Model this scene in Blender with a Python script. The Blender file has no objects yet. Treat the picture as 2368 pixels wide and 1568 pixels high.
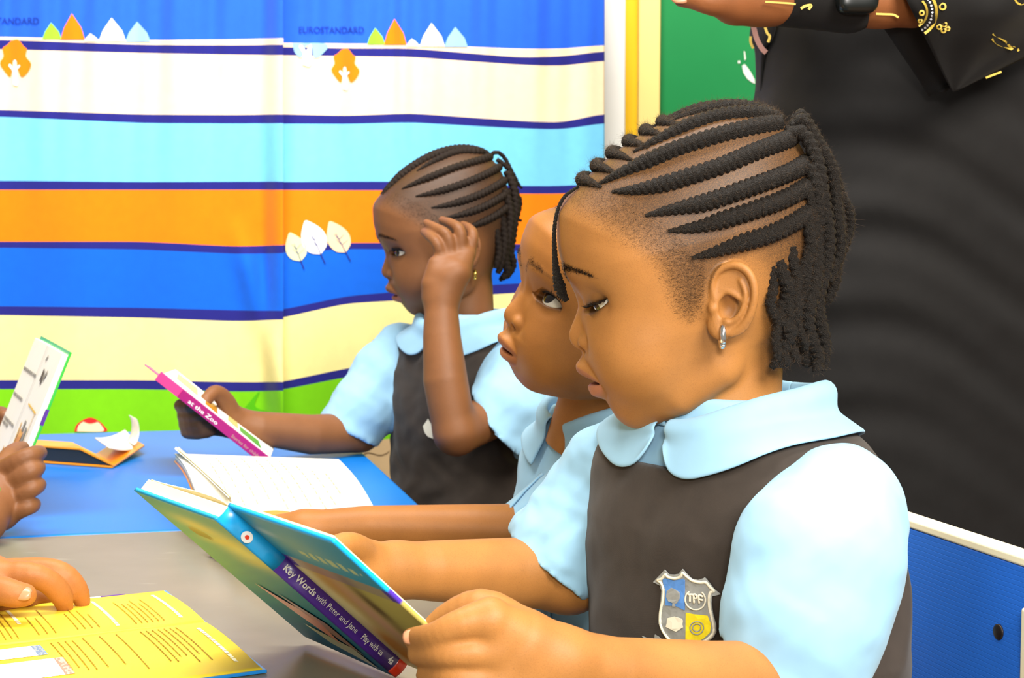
import bpy, bmesh, math, random
import numpy as np
from mathutils import Vector, Matrix
from math import radians, sin, cos, pi

# ------------------------------------------------------------------ camera, world, lights, exposure
FPX = 3600.0; PITCH = radians(4.0); CAM = np.array([0.0, 0.0, 0.82])
scene = bpy.context.scene
COL = scene.collection
cam_data = bpy.data.cameras.new('camera'); cam = bpy.data.objects.new('camera', cam_data); COL.objects.link(cam)
cam.location = CAM; cam.rotation_euler = (radians(90) - PITCH, 0, 0)
cam_data.sensor_width = 36.0; cam_data.lens = 36.0 * FPX / 2368.0; cam_data.clip_start = 0.02
cam_data.dof.use_dof = True; cam_data.dof.focus_distance = 1.09; cam_data.dof.aperture_fstop = 21.0
scene.camera = cam
scene.view_settings.view_transform = 'Standard'; scene.view_settings.look = 'None'
scene.view_settings.gamma = 1.0; scene.view_settings.use_curve_mapping = False
scene.view_settings.exposure = 0.40

world = bpy.data.worlds.new('room_ambient'); scene.world = world; world.use_nodes = True
world.node_tree.nodes['Background'].inputs[0].default_value = (1.0, 0.97, 0.92, 1)
world.node_tree.nodes['Background'].inputs[1].default_value = 0.26

def area(name, loc, target, sx, sy, power, color):
    l = bpy.data.lights.new(name, 'AREA'); l.shape = 'RECTANGLE'; l.size = sx; l.size_y = sy
    l.energy = power; l.color = color
    o = bpy.data.objects.new(name, l); COL.objects.link(o); o.location = loc
    o.rotation_euler = (Vector(target) - Vector(loc)).to_track_quat('-Z', 'Y').to_euler()
    return o
area('ceiling_lamp_front', (1.05, -0.50, 2.15), (0.0, 1.6, 0.7), 1.1, 0.9, 84, (1, 0.95, 0.86))
area('ceiling_lamp_middle', (-0.3, 1.30, 2.6), (-0.2, 2.5, 0.8), 1.6, 0.6, 66, (1, 0.96, 0.9))
area('camera_flash', (0.10, -0.10, 1.12), (0.1, 1.6, 0.7), 0.22, 0.16, 10.0, (1, 0.96, 0.9))

# ------------------------------------------------------------------ helpers
def W(px, py, d):
    """world point on the ray through a photo pixel, at depth d along +Y"""
    cx = (px - 1184.0) / FPX; cy = -(py - 784.0) / FPX
    r = np.array([cx, cos(PITCH) + cy * sin(PITCH), -sin(PITCH) + cy * cos(PITCH)])
    return CAM + r * (d / r[1])

def new_obj(name, me, parent=None, mat=None):
    o = bpy.data.objects.new(name, me); COL.objects.link(o)
    if parent is not None: o.parent = parent
    if mat is not None:
        for m in (mat if isinstance(mat, (list, tuple)) else [mat]): me.materials.append(m)
    return o

def mesh_np(name, V, Q, smooth=True, tris=False):
    V = np.asarray(V, np.float32); Q = np.asarray(Q, np.int32)
    k = Q.shape[1]
    me = bpy.data.meshes.new(name)
    me.vertices.add(len(V)); me.vertices.foreach_set('co', V.ravel())
    me.loops.add(Q.size); me.loops.foreach_set('vertex_index', Q.ravel())
    me.polygons.add(len(Q))
    me.polygons.foreach_set('loop_start', np.arange(0, Q.size, k, dtype=np.int32))
    me.polygons.foreach_set('loop_total', np.full(len(Q), k, np.int32))
    me.polygons.foreach_set('use_smooth', np.full(len(Q), smooth, bool))
    me.update(calc_edges=True)
    return me

def set_attr(me, name, vals):
    vals = np.asarray(vals, np.float32)
    if vals.ndim == 1:
        a = me.attributes.new(name, 'FLOAT', 'POINT'); a.data.foreach_set('value', vals)
    else:
        if vals.shape[1] == 3: vals = np.c_[vals, np.ones(len(vals), np.float32)]
        a = me.attributes.new(name, 'FLOAT_COLOR', 'POINT'); a.data.foreach_set('color', vals.ravel())

def tag(o, label=None, cat=None, group=None, kind=None):
    if label: o['label'] = label
    if cat: o['category'] = cat
    if group: o['group'] = group
    if kind: o['kind'] = kind
    return o

def empty(name, loc, label=None, cat=None, group=None):
    o = bpy.data.objects.new(name, None); COL.objects.link(o); o.location = loc; o.empty_display_size = .02
    tag(o, label, cat, group); return o

def adopt(o, root):
    """parent an object whose mesh is in world coordinates"""
    o.parent = root; o.matrix_parent_inverse = Matrix.Translation(Vector(root.location)).inverted()
    return o

def srgb(r, g, b):
    f = lambda c: (c / 255.0 / 12.92) if c / 255.0 <= 0.04045 else ((c / 255.0 + 0.055) / 1.055) ** 2.4
    return (f(r), f(g), f(b), 1.0)

# ------------------------------------------------------------------ materials
def nodes(m): m.use_nodes = True; return m.node_tree.nodes, m.node_tree.links
def mat(name, col, rough=0.5, spec=0.5, noise=0.0, nscale=40, bump=0.0, bscale=200, metal=0.0, sheen=0.0, trans=0.0, coat=0.0):
    m = bpy.data.materials.new(name); N, L = nodes(m); b = N['Principled BSDF']
    b.inputs['Base Color'].default_value = col; b.inputs['Roughness'].default_value = rough
    b.inputs['Specular IOR Level'].default_value = spec; b.inputs['Metallic'].default_value = metal
    b.inputs['Sheen Weight'].default_value = sheen; b.inputs['Coat Weight'].default_value = coat
    tc = N.new('ShaderNodeTexCoord')
    if noise > 0:
        n = N.new('ShaderNodeTexNoise'); n.inputs['Scale'].default_value = nscale; n.inputs['Detail'].default_value = 4
        L.new(tc.outputs['Object'], n.inputs['Vector'])
        mx = N.new('ShaderNodeMix'); mx.data_type = 'RGBA'; mx.blend_type = 'MULTIPLY'
        mx.inputs[0].default_value = 1.0
        mr = N.new('ShaderNodeMapRange'); mr.inputs[1].default_value = 0.25; mr.inputs[2].default_value = 0.75
        mr.inputs[3].default_value = 1 - noise; mr.inputs[4].default_value = 1 + noise * .4
        L.new(n.outputs['Fac'], mr.inputs[0]); mx.inputs[6].default_value = col
        L.new(mr.outputs[0], mx.inputs[7]); L.new(mx.outputs[2], b.inputs['Base Color'])
    if bump > 0:
        n2 = N.new('ShaderNodeTexNoise'); n2.inputs['Scale'].default_value = bscale; n2.inputs['Detail'].default_value = 3
        L.new(tc.outputs['Object'], n2.inputs['Vector'])
        bp = N.new('ShaderNodeBump'); bp.inputs['Strength'].default_value = bump; bp.inputs['Distance'].default_value = 0.002
        L.new(n2.outputs['Fac'], bp.inputs['Height']); L.new(bp.outputs['Normal'], b.inputs['Normal'])
    return m

def skin_mat(name, base, hairc=(0.026, 0.014, 0.007, 1), sss=0.05):
    """skin: per-vertex tint (pigment of lips, brows, palms; painted shading round the eyes) and a stubble mask broken up by noise"""
    m = bpy.data.materials.new(name); N, L = nodes(m); b = N['Principled BSDF']
    tc = N.new('ShaderNodeTexCoord')
    n = N.new('ShaderNodeTexNoise'); n.inputs['Scale'].default_value = 22; n.inputs['Detail'].default_value = 5
    L.new(tc.outputs['Object'], n.inputs['Vector'])
    mr = N.new('ShaderNodeMapRange'); mr.inputs[1].default_value = .3; mr.inputs[2].default_value = .7
    mr.inputs[3].default_value = .86; mr.inputs[4].default_value = 1.1
    L.new(n.outputs['Fac'], mr.inputs[0])
    at = N.new('ShaderNodeAttribute'); at.attribute_name = 'tint'
    m1 = N.new('ShaderNodeMix'); m1.data_type = 'RGBA'; m1.blend_type = 'MULTIPLY'; m1.inputs[0].default_value = 1
    m1.inputs[6].default_value = base; L.new(at.outputs['Color'], m1.inputs[7])
    m2 = N.new('ShaderNodeMix'); m2.data_type = 'RGBA'; m2.blend_type = 'MULTIPLY'; m2.inputs[0].default_value = 1
    L.new(m1.outputs[2], m2.inputs[6]); L.new(mr.outputs[0], m2.inputs[7])
    ah = N.new('ShaderNodeAttribute'); ah.attribute_name = 'stubble'
    n3 = N.new('ShaderNodeTexNoise'); n3.inputs['Scale'].default_value = 1700; n3.inputs['Detail'].default_value = 2
    L.new(tc.outputs['Object'], n3.inputs['Vector'])
    ad = N.new('ShaderNodeMath'); ad.operation = 'ADD'; L.new(n3.outputs['Fac'], ad.inputs[0]); L.new(ah.outputs['Fac'], ad.inputs[1])
    r3 = N.new('ShaderNodeMapRange'); r3.inputs[1].default_value = .52; r3.inputs[2].default_value = 1.5
    L.new(ad.outputs[0], r3.inputs[0])
    m3 = N.new('ShaderNodeMix'); m3.data_type = 'RGBA'; L.new(r3.outputs[0], m3.inputs[0])
    L.new(m2.outputs[2], m3.inputs[6]); m3.inputs[7].default_value = hairc
    L.new(m3.outputs[2], b.inputs['Base Color'])
    b.inputs['Roughness'].default_value = .54; b.inputs['Specular IOR Level'].default_value = .33
    if sss > 0:
        b.inputs['Subsurface Weight'].default_value = sss; b.inputs['Subsurface Radius'].default_value = (1, .35, .18)
        b.inputs['Subsurface Scale'].default_value = .006
    n2 = N.new('ShaderNodeTexNoise'); n2.inputs['Scale'].default_value = 900; n2.inputs['Detail'].default_value = 2
    L.new(tc.outputs['Object'], n2.inputs['Vector'])
    bp = N.new('ShaderNodeBump'); bp.inputs['Strength'].default_value = .12; bp.inputs['Distance'].default_value = .0006
    L.new(n2.outputs['Fac'], bp.inputs['Height']); L.new(bp.outputs['Normal'], b.inputs['Normal'])
    return m

def fabric_mat(name, col, rough=.85, weave=2600, noise=.1, bump=.25, sheen=.1):
    m = mat(name, col, rough, .25, noise, 60, 0, sheen=sheen)
    N, L = nodes(m); b = N['Principled BSDF']
    tc = N.new('ShaderNodeTexCoord')
    w1 = N.new('ShaderNodeTexWave'); w1.inputs['Scale'].default_value = weave / 1.6; w1.bands_direction = 'DIAGONAL'
    w1.inputs['Distortion'].default_value = 1.5
    L.new(tc.outputs['Object'], w1.inputs['Vector'])
    n2 = N.new('ShaderNodeTexNoise'); n2.inputs['Scale'].default_value = 700; L.new(tc.outputs['Object'], n2.inputs['Vector'])
    ad = N.new('ShaderNodeMath'); ad.operation = 'ADD'; L.new(w1.outputs['Fac'], ad.inputs[0]); L.new(n2.outputs['Fac'], ad.inputs[1])
    bp = N.new('ShaderNodeBump'); bp.inputs['Strength'].default_value = bump; bp.inputs['Distance'].default_value = .0006
    L.new(ad.outputs[0], bp.inputs['Height']); L.new(bp.outputs['Normal'], b.inputs['Normal'])
    return m

SKIN_A = skin_mat('skin_warm_brown', srgb(160, 107, 53))
SKIN_BOY = skin_mat('skin_golden_brown', srgb(156, 100, 45))
SKIN_B = skin_mat('skin_deep_brown', srgb(124, 79, 45))
SKIN_C = skin_mat('skin_dark_brown', srgb(124, 80, 48))
SKIN_D = skin_mat('skin_light_brown', srgb(166, 104, 52))
M_HAIR = mat('braided_hair', srgb(25, 18, 11), .6, .28, .5, 500, 1.0, 1300)
M_FRIZZ_LIT = mat('frizz_hair_lit', srgb(68, 50, 32), .6, .3)  # lighter than the plaits: hair highlights put into the frizz colour
M_HAIR2 = mat('braided_hair_brown', srgb(33, 23, 16), .7, .2, .35, 300, .5, 900)
M_LASH = mat('lash_hair', srgb(18, 13, 10), .6, .3)
M_SCLERA = mat('eye_white', srgb(196, 190, 178), .14, .5, coat=.5)
M_IRIS = mat('iris_dark_brown', srgb(22, 12, 8), .2, .4, coat=.35)
M_PUPIL = mat('pupil_black', (0.004, .004, .004, 1), .1, .5, coat=.6)
M_SILVER = mat('silver', srgb(228, 226, 220), .16, .5, metal=1)
M_GOLD = mat('gold', srgb(224, 190, 96), .2, .5, metal=1)
M_SHIRT = fabric_mat('sky_blue_cotton', srgb(143, 186, 213), .85, 3000, .05, .04)
M_PINA = fabric_mat('charcoal_twill', srgb(56, 48, 42), .9, 2600, .18, .22, .12)
M_NAIL = mat('fingernail', srgb(190, 132, 96), .3, .5)

# ------------------------------------------------------------------ implicit surfaces
def smin(a, b, k):
    h = np.clip(.5 + .5 * (b - a) / k, 0, 1)
    return b + (a - b) * h - k * h * (1 - h)

class Field:
    """a block of samples of a signed distance; shapes are blended in, then meshed with surface nets"""
    def __init__(s, lo, hi, h):
        s.lo = np.array(lo, np.float32); s.h = float(h)
        s.n = np.ceil((np.array(hi) - s.lo) / h).astype(int) + 1
        s.ax = [s.lo[i] + np.arange(s.n[i], dtype=np.float32) * np.float32(h) for i in range(3)]
        s.F = np.full(tuple(s.n), 9.9e3 * h, np.float32)
    def win(s, lo, hi):
        sl = []
        for i in range(3):
            a = max(0, int(math.floor((lo[i] - s.lo[i]) / s.h))); b = min(int(s.n[i]), int(math.ceil((hi[i] - s.lo[i]) / s.h)) + 1)
            sl.append(slice(a, max(a, b)))
        return tuple(sl)
    def xyz(s, sl):
        return s.ax[0][sl[0]][:, None, None], s.ax[1][sl[1]][None, :, None], s.ax[2][sl[2]][None, None, :]
    def full(s): return tuple(slice(0, int(k)) for k in s.n)
    def add(s, fn, lo, hi, k=0.0):
        m = k + 2 * s.h
        sl = s.win([v - m for v in lo], [v + m for v in hi])
        if any(a.stop <= a.start for a in sl): return
        D = fn(*s.xyz(sl)).astype(np.float32)
        s.F[sl] = np.minimum(s.F[sl], D) if k <= 0 else smin(s.F[sl], D, k)
    def cut(s, fn, lo, hi, k=0.0):
        sl = s.win(lo, hi)
        if any(a.stop <= a.start for a in sl): return
        D = -fn(*s.xyz(sl)).astype(np.float32)
        s.F[sl] = np.maximum(s.F[sl], D) if k <= 0 else -smin(-s.F[sl], -D, k)
    # primitives
    def ball(s, c, r, k=0.0, sc=(1, 1, 1)):
        c = np.array(c, float); sc = np.array(sc, float); mr = r * sc
        def fn(x, y, z):
            qx, qy, qz = (x - c[0]) / sc[0], (y - c[1]) / sc[1], (z - c[2]) / sc[2]
            return (np.sqrt(qx * qx + qy * qy + qz * qz) - r) * float(min(sc))
        s.add(fn, c - mr, c + mr, k)
    def cone(s, a, b, ra, rb, k=0.0, sub=False):
        """capsule whose radius runs from ra to rb"""
        a = np.array(a, float); b = np.array(b, float); d = b - a; L2 = float(d @ d) + 1e-12
        def fn(x, y, z):
            t = np.clip(((x - a[0]) * d[0] + (y - a[1]) * d[1] + (z - a[2]) * d[2]) / L2, 0, 1)
            return np.sqrt((x - a[0] - t * d[0]) ** 2 + (y - a[1] - t * d[1]) ** 2 + (z - a[2] - t * d[2]) ** 2) - (ra + (rb - ra) * t)
        m = max(ra, rb); lo = np.minimum(a, b) - m; hi = np.maximum(a, b) + m
        (s.cut if sub else s.add)(fn, lo - (k if sub else 0), hi + (k if sub else 0), k)
    def chain(s, P, R, k=0.0):
        """a run of tapered capsules, blended in as one shape"""
        P = np.array([np.array(p, float) for p in P]); R = np.array(R, float)
        def fn(x, y, z):
            o = None
            for i in range(len(P) - 1):
                a = P[i]; d = P[i + 1] - a; L2 = float(d @ d) + 1e-12
                t = np.clip(((x - a[0]) * d[0] + (y - a[1]) * d[1] + (z - a[2]) * d[2]) / L2, 0, 1)
                q = np.sqrt((x - a[0] - t * d[0]) ** 2 + (y - a[1] - t * d[1]) ** 2 + (z - a[2] - t * d[2]) ** 2) - (R[i] + (R[i + 1] - R[i]) * t)
                o = q if o is None else np.minimum(o, q)
            return o
        s.add(fn, (P - R[:, None]).min(0), (P + R[:, None]).max(0), k)
    def sample(s, P):
        q = (np.asarray(P, np.float32) - s.lo) / s.h
        q = np.clip(q, 0, s.n - 1.001); i = q.astype(int); f = q - i
        r = 0
        for dx in (0, 1):
            for dy in (0, 1):
                for dz in (0, 1):
                    w = (f[..., 0] if dx else 1 - f[..., 0]) * (f[..., 1] if dy else 1 - f[..., 1]) * (f[..., 2] if dz else 1 - f[..., 2])
                    r = r + w * s.F[i[..., 0] + dx, i[..., 1] + dy, i[..., 2] + dz]
        return r
    def grad(s, P):
        e = s.h; g = np.stack([s.sample(P + e * v) - s.sample(P - e * v) for v in np.eye(3)], -1)
        return g / (np.linalg.norm(g, axis=-1, keepdims=True) + 1e-9)
    def mesh(s):
        F = s.F; S = F < 0
        n = F.shape
        c = np.zeros((n[0] - 1, n[1] - 1, n[2] - 1), np.int8)
        for dx in (0, 1):
            for dy in (0, 1):
                for dz in (0, 1):
                    c += S[dx:n[0] - 1 + dx, dy:n[1] - 1 + dy, dz:n[2] - 1 + dz]
        I, J, K = np.nonzero((c > 0) & (c < 8))
        idx = np.full(c.shape, -1, np.int32); idx[I, J, K] = np.arange(len(I))
        acc = np.zeros((len(I), 3), np.float32); cnt = np.zeros(len(I), np.float32)
        corners = [(a, b, d) for a in (0, 1) for b in (0, 1) for d in (0, 1)]
        val = {o: F[I + o[0], J + o[1], K + o[2]] for o in corners}
        for o in corners:
            for ax in range(3):
                if o[ax] == 0:
                    p = list(o); p[ax] = 1; p = tuple(p)
                    va, vb = val[o], val[p]; m = (va < 0) != (vb < 0)
                    t = np.where(m, va / np.where(m, va - vb, 1), 0)
                    pt = np.array(o, np.float32)[None, :].repeat(len(I), 0); pt[:, ax] += t
                    acc += pt * m[:, None]; cnt += m
        V = (np.stack([I, J, K], 1) + acc / cnt[:, None]) * s.h + s.lo
        Q = []
        for ax in range(3):
            u, v = (ax + 1) % 3, (ax + 2) % 3
            sa = [slice(None)] * 3; sb = [slice(None)] * 3; sa[ax] = slice(0, -1); sb[ax] = slice(1, None)
            A, B = S[tuple(sa)], S[tuple(sb)]
            E = A != B
            P = np.stack(np.nonzero(E), 1)
            ok = (P[:, u] > 0) & (P[:, v] > 0) & (P[:, u] < n[u] - 1) & (P[:, v] < n[v] - 1)
            P = P[ok]; fl = A[tuple(P.T)]
            def at(du, dv):
                q = P.copy(); q[:, u] += du; q[:, v] += dv; return idx[tuple(q.T)]
            q = np.stack([at(-1, -1), at(0, -1), at(0, 0), at(-1, 0)], 1)
            q[~fl] = q[~fl][:, ::-1]
            Q.append(q)
        return V, np.concatenate(Q)

def relax(V, Q, it=1, lam=.5):
    for _ in range(it):
        acc = np.zeros_like(V); cnt = np.zeros(len(V), np.float32)
        for a in range(4):
            i, j = Q[:, a], Q[:, (a + 1) % 4]
            for k in range(3):
                acc[:, k] += np.bincount(i, V[j, k], len(V)) + np.bincount(j, V[i, k], len(V))
            cnt += np.bincount(i, minlength=len(V)) + np.bincount(j, minlength=len(V))
        V = V + lam * (acc / np.maximum(cnt, 1)[:, None] - V)
    return V.astype(np.float32)

def pl(xs, ys):
    xs = np.array(xs, np.float32); ys = np.array(ys, np.float32)
    return lambda t: np.interp(t, xs, ys).astype(np.float32)
def spl(P, n):
    """smooth (Catmull-Rom) polyline through points, n samples"""
    P = np.asarray(P, float); 
    if len(P) == 2: return P[0] + (P[1] - P[0]) * np.linspace(0, 1, n)[:, None]
    E = np.vstack([2 * P[0] - P[1], P, 2 * P[-1] - P[-2]]); m = len(P) - 1
    t = np.linspace(0, m - 1e-6, n); i = t.astype(int); f = (t - i)[:, None]
    a, b, c, d = E[i], E[i + 1], E[i + 2], E[i + 3]
    return .5 * (2 * b + (c - a) * f + (2 * a - 5 * b + 4 * c - d) * f ** 2 + (3 * b - 3 * c + d - a) * f ** 3)
def sm(x, a, b):
    t = np.clip((x - a) / (b - a), 0, 1); return t * t * (3 - 2 * t)
# ------------------------------------------------------------------ heads (sculpted in a profile frame: x forward = -, lat, v down; 3273 units per metre)
HS = FPX / 1.1
HC = (1590.0, 620.0)
_sil = [(1287,520),(1290,570),(1303,620),(1321,670),(1338,720),(1352,770),(1364,820),(1378,860),(1394,895),(1411,925),
        (1432,951),(1455,967),(1478,973),(1505,968),(1545,948),(1590,925),(1650,900),(1720,865),(1790,800),(1840,710),(1874,610),(1886,520),(1878,425),(1846,343),(1792,282),
        (1720,254),(1640,254),(1562,274),(1487,310),(1408,364),(1346,420),(1306,462),(1289,492)]
_c = spl(np.array(_sil + _sil[:1], float), 900)
_C0 = (1560.0, 620.0)
_th = np.arctan2(_c[:, 1] - _C0[1], _c[:, 0] - _C0[0]); _r = np.hypot(_c[:, 0] - _C0[0], _c[:, 1] - _C0[1])
_o = np.argsort(_th); _th, _r = _th[_o], _r[_o]
_th = np.r_[_th[-20:] - 2 * pi, _th, _th[:20] + 2 * pi].astype(np.float32); _r = np.r_[_r[-20:], _r, _r[:20]].astype(np.float32)
_Wt = pl([-360, -250, -120, 0, 60, 120, 190, 250, 310, 370], [205, 222, 230, 226, 217, 207, 196, 182, 160, 126])
_Nt = pl([-300, -50, 60, 200, 300, 370], [2.1, 2.15, 2.3, 2.5, 2.7, 2.6])
_mv = np.array([600, 636, 650, 663, 680, 697, 709, 729, 745, 757, 768, 778, 787, 795, 803, 810, 818, 830, 845, 870, 890, 908, 926, 944, 956, 967], np.float32)
_mx = np.array([1297, 1309, 1317, 1323, 1331, 1337, 1338, 1332, 1326, 1321, 1317.5, 1317, 1319, 1323, 1331, 1345, 1350, 1351, 1356, 1374, 1390, 1400, 1404, 1420, 1435, 1451], np.float32)
_cc = _c[(_c[:, 0] < 1470) & (_c[:, 1] > 500)]; _cc = _cc[np.argsort(_cc[:, 1])]
_mid = pl(_mv, np.interp(_mv, _cc[:, 1], _cc[:, 0]) - _mx)          # how far the midline stands in front of the smooth mask
_nosw = pl([600, 640, 690, 740, 775, 800, 812, 826, 860, 900, 960], [40, 30, 21, 23, 25, 27, 40, 66, 72, 70, 60])

def un(px, py, lat):
    """profile-frame position of something seen at photo pixel (px,py) whose lateral offset is lat (undoes the perspective)"""
    k = 1 - lat / (1.1 * HS)
    return 1184 + (px - 1184) * k, 784 + (py - 784) * k

def lips_shape(lat, v, gap, cv=7.0):
    al = np.abs(lat)
    ym = 877 + cv * (al / 62) ** 2
    cu = np.clip(1 - (al / 66) ** 2, 0, 1); cl = np.clip(1 - (al / 60) ** 2, 0, 1)
    hU = 36 * cu ** .65 + 1e-3
    t = (ym - v) / hU
    bu = np.interp(t, [-.03, 0, .08, .2, .32, .45, .65, .85, 1.0, 1.17, 1.35, 1.55], [0, .22, .5, .78, .95, 1, .97, .84, .66, .40, .15, 0])
    bu = bu * (1 - .10 * np.exp(-(lat / 9) ** 2) * sm(t, .5, .9))
    g = gap * cl ** .8
    hL = 37 * cl ** .6 + 1e-3
    q = (v - ym - g) / hL
    bl = np.interp(q, [-.03, 0, .1, .22, .4, .6, .78, .88, .96, 1.05, 1.15], [0, .40, .74, .93, 1.02, 1.03, .95, .74, .42, .12, 0])
    return ym, g, t, q, 31 * cu ** .8 * bu + 34 * cl ** .8 * bl

def face_disp(lat, v, P):
    al = np.abs(lat)
    E = lambda a, sa, b, sb: np.exp(-((al - a) / sa) ** 2 - ((v - b) / sb) ** 2)
    D = _mid(v) * np.exp(-np.abs(lat / _nosw(v)) ** 2.2)
    D = D - 4 * E(62, 14, 790, 24)
    D = D - 12 * E(92, 50, 692, 34) - 17 * E(128, 30, 692, 30) - 9 * E(44, 18, 693, 26) + 6 * E(80, 50, 632, 20) + 8 * E(85, 52, 795, 55)
    D = D + 3 * np.exp(-((al - 9) / 6) ** 2 - ((v - 826) / 14) ** 2)
    D = D + lips_shape(lat, v, P['gap'], P.get('curve', 7.0))[4]
    return D

def ear(F, sg):
    le = lambda x: 203 + (x - 1640) * .34
    U = lambda x, y, o=0.0: (lambda L: (un(x, y - 8, L)[0], sg * L, un(x, y - 8, L)[1]))(le(x) + o)
    # thin shell of the ear, then rim, folds, tragus, lobe; the bowl is cut out
    c = U(1697, 684)
    def plate(x, l, v):
        d = np.abs(l * sg - (203 + ((x - 1184) / .94 + 1184 - 1640) * .34)) - 5
        e = (np.sqrt(((x - c[0]) / 47) ** 2 + ((v - c[2]) / 80) ** 2) - 1) * 45
        return np.maximum(d, e)
    F.add(plate, (c[0] - 55, min(sg * 180, sg * 262), c[2] - 85), (c[0] + 55, max(sg * 180, sg * 262), c[2] + 85), 6)
    F.ball(U(1672, 700, -22), 30, 14, (1.2, .8, 1.6))
    hp = spl([U(1668, 706, -2), U(1654, 684, 2), U(1648, 655, 4), U(1655, 627, 6), U(1676, 609, 7), U(1702, 604, 8), U(1726, 615, 8), U(1741, 638, 8), U(1746, 668, 7), U(1742, 698, 5), U(1731, 727, 3), U(1713, 750, 1), U(1694, 764, 0)], 26)
    F.chain(hp, np.interp(np.arange(26), [0, 4, 12, 20, 25], [6, 7.5, 9.5, 8.5, 8]), 4)
    F.ball(U(1672, 757, -2), 22, 8, (1, .45, 1.05)); F.ball(U(1656, 748, -8), 18, 10, (1, .6, 1.2))
    F.cut(lambda x, l, v: np.sqrt(((x - U(1688, 704)[0]) / 27) ** 2 + ((l * sg - (le(1688) + 7)) / 30) ** 2 + ((v - U(1688, 704)[2]) / 31) ** 2) * 22 - 22,
          (U(1655, 700)[0], min(sg * 150, sg * 280), 660), (U(1725, 700)[0], max(sg * 150, sg * 280), 750), 5)
    F.chain(spl([U(1714, 640, 3), U(1724, 665, 5), U(1722, 695, 5), U(1708, 724, 4), U(1688, 738, 3)], 12), np.full(12, 6.5), 5)
    F.chain(spl([U(1666, 662, -4), U(1690, 668, 1), U(1716, 684, 4)], 8), np.full(8, 6.0), 4)
    F.ball(U(1650, 706, 2), 10.5, 7); F.ball(U(1682, 736, 3), 9, 6)

def eye_centres(P):
    return [np.array([1409.0, sg * 94.0, 690.0]) for sg in (1, -1)]
R_EYE = 43.0
def lid_open(x, l, v, c, sg, P):
    """signed distance-like value, negative inside the almond opening of the lids"""
    dx = c[0] - x; dl = (l - c[1]) * sg; dv = c[2] - v
    a = np.arctan2(dl, dx) - .40; e = np.arctan2(dv, np.sqrt(dx * dx + dl * dl))
    w = np.clip(1 - (np.abs(a) / 1.12) ** 2, -1, 1)
    cor = P.get('corner', .05) * np.clip(a, -1, 1)
    up = cor + P['lid_up'] * np.sign(w) * np.abs(w) ** .8 + np.minimum(w, 0)
    lo = cor + P['lid_lo'] * np.sign(w) * np.abs(w) ** .8 - np.minimum(w, 0)
    return np.maximum(e - up, lo - e) * 44

def build_head(P, h, neck, lo=(1262, -262, 225), hi=(1925, 262, 1090)):
    F = Field(lo, hi, h)
    x, l, v = F.xyz(F.full())
    ch = P.get('chin', 0.0)
    if ch: v = v + (ch * sm(v, 880, 965)).astype(np.float32)
    if P.get('crown'): v = np.where(v < 620, 620 - (620 - v) * np.float32(P['crown']), v)
    l2, v2 = l[0, :, 0][:, None], v[0, 0, :][None, :]
    D = face_disp(l2, v2, P)[None]
    xe = x + D * (1 - sm(x, 1440, 1560))
    dx, dv = xe - _C0[0], v - _C0[1]
    th = np.arctan2(dv, dx); R = np.interp(th, _th, _r).astype(np.float32)
    s = np.hypot(dx, dv) / R
    t = (xe - 1590) * .242 + (v - 560) * .970
    Wd = np.interp(t, *[np.array(k, np.float32) for k in ([-360, -250, -120, 0, 60, 120, 190, 250, 310, 370], [205, 222, 230, 226, 217, 207, 196, 182, 160, 126])]).astype(np.float32)
    n = np.interp(t, [-300, -50, 60, 200, 300, 370], [2.1, 2.15, 2.3, 2.5, 2.7, 2.6]).astype(np.float32)
    F.F = ((s ** n + (np.abs(l) / Wd) ** n) ** (1 / n) - 1) * 200
    F.F = F.F.astype(np.float32)
    for sg in (1, -1):
        F.chain([(1650, sg * 112, 845 - ch * .4), (1565, sg * 96, 905 - ch * .8), (1480, sg * 36, 935 - ch)], [46, 44, 36], 60)
        F.ball((1485, sg * 100, 815), 80, 60, (1.1, .95, 1.1))
        F.ball((1356, sg * 35, 787), 20, 12, (1.05, .95, .9))
    nk = spl(neck[0], 10)
    F.chain([(p[0], p[1], p[2]) for p in nk], np.interp(np.linspace(0, 1, 10), np.linspace(0, 1, len(neck[1])), neck[1]), 14)
    for sg in (1, -1):
        ear(F, sg)
        c = eye_centres(P)[0 if sg > 0 else 1]
        F.ball(c, R_EYE + 4.5, 12)
        m = 56
        F.cut(lambda x, l, v: np.maximum(lid_open(x, l, v, c, sg, P), np.maximum(33 - np.sqrt((x - c[0]) ** 2 + (l - c[1]) ** 2 + (v - c[2]) ** 2), x - c[0])), c - m, c + m, 2.0)
        F.cone((1342, sg * 29, 812), (1364, sg * 27, 790), 11, 6, 3, sub=True)
    # mouth opening
    if P['gap'] > 0:
        def slot(x, l, v):
            al = np.abs(l); ym = 877 + P.get('curve', 7.0) * (al / 62) ** 2; g = P['gap'] * np.clip(1 - (al / 58) ** 2, 0, 1) ** .8
            return np.maximum(np.maximum(np.abs(v - ym - g / 2) - g / 2, x - 1402 - .004 * l * l), al - 57)
        F.cut(slot, (1300, -62, 850), (1425, 62, 925), 2)
    return F

def hair_mask(x, v, line):
    """soft mask of hair-bearing scalp: above/behind the hairline polyline (profile frame)"""
    L = spl(line, 80)
    d = np.full(len(x), 1e9, np.float32); sgn = np.ones(len(x), np.float32)
    for i in range(len(L) - 1):
        a, b = L[i], L[i + 1]; e = b - a
        t = np.clip(((x - a[0]) * e[0] + (v - a[1]) * e[1]) / (e @ e), 0, 1)
        qx, qv = x - a[0] - t * e[0], v - a[1] - t * e[1]; dd = np.hypot(qx, qv)
        m = dd < d; d[m] = dd[m]; sgn[m] = np.sign((e[0] * (v[m] - a[1]) - e[1] * (x[m] - a[0])) + 1e-9)
    return d * -sgn     # positive inside the hair

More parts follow.
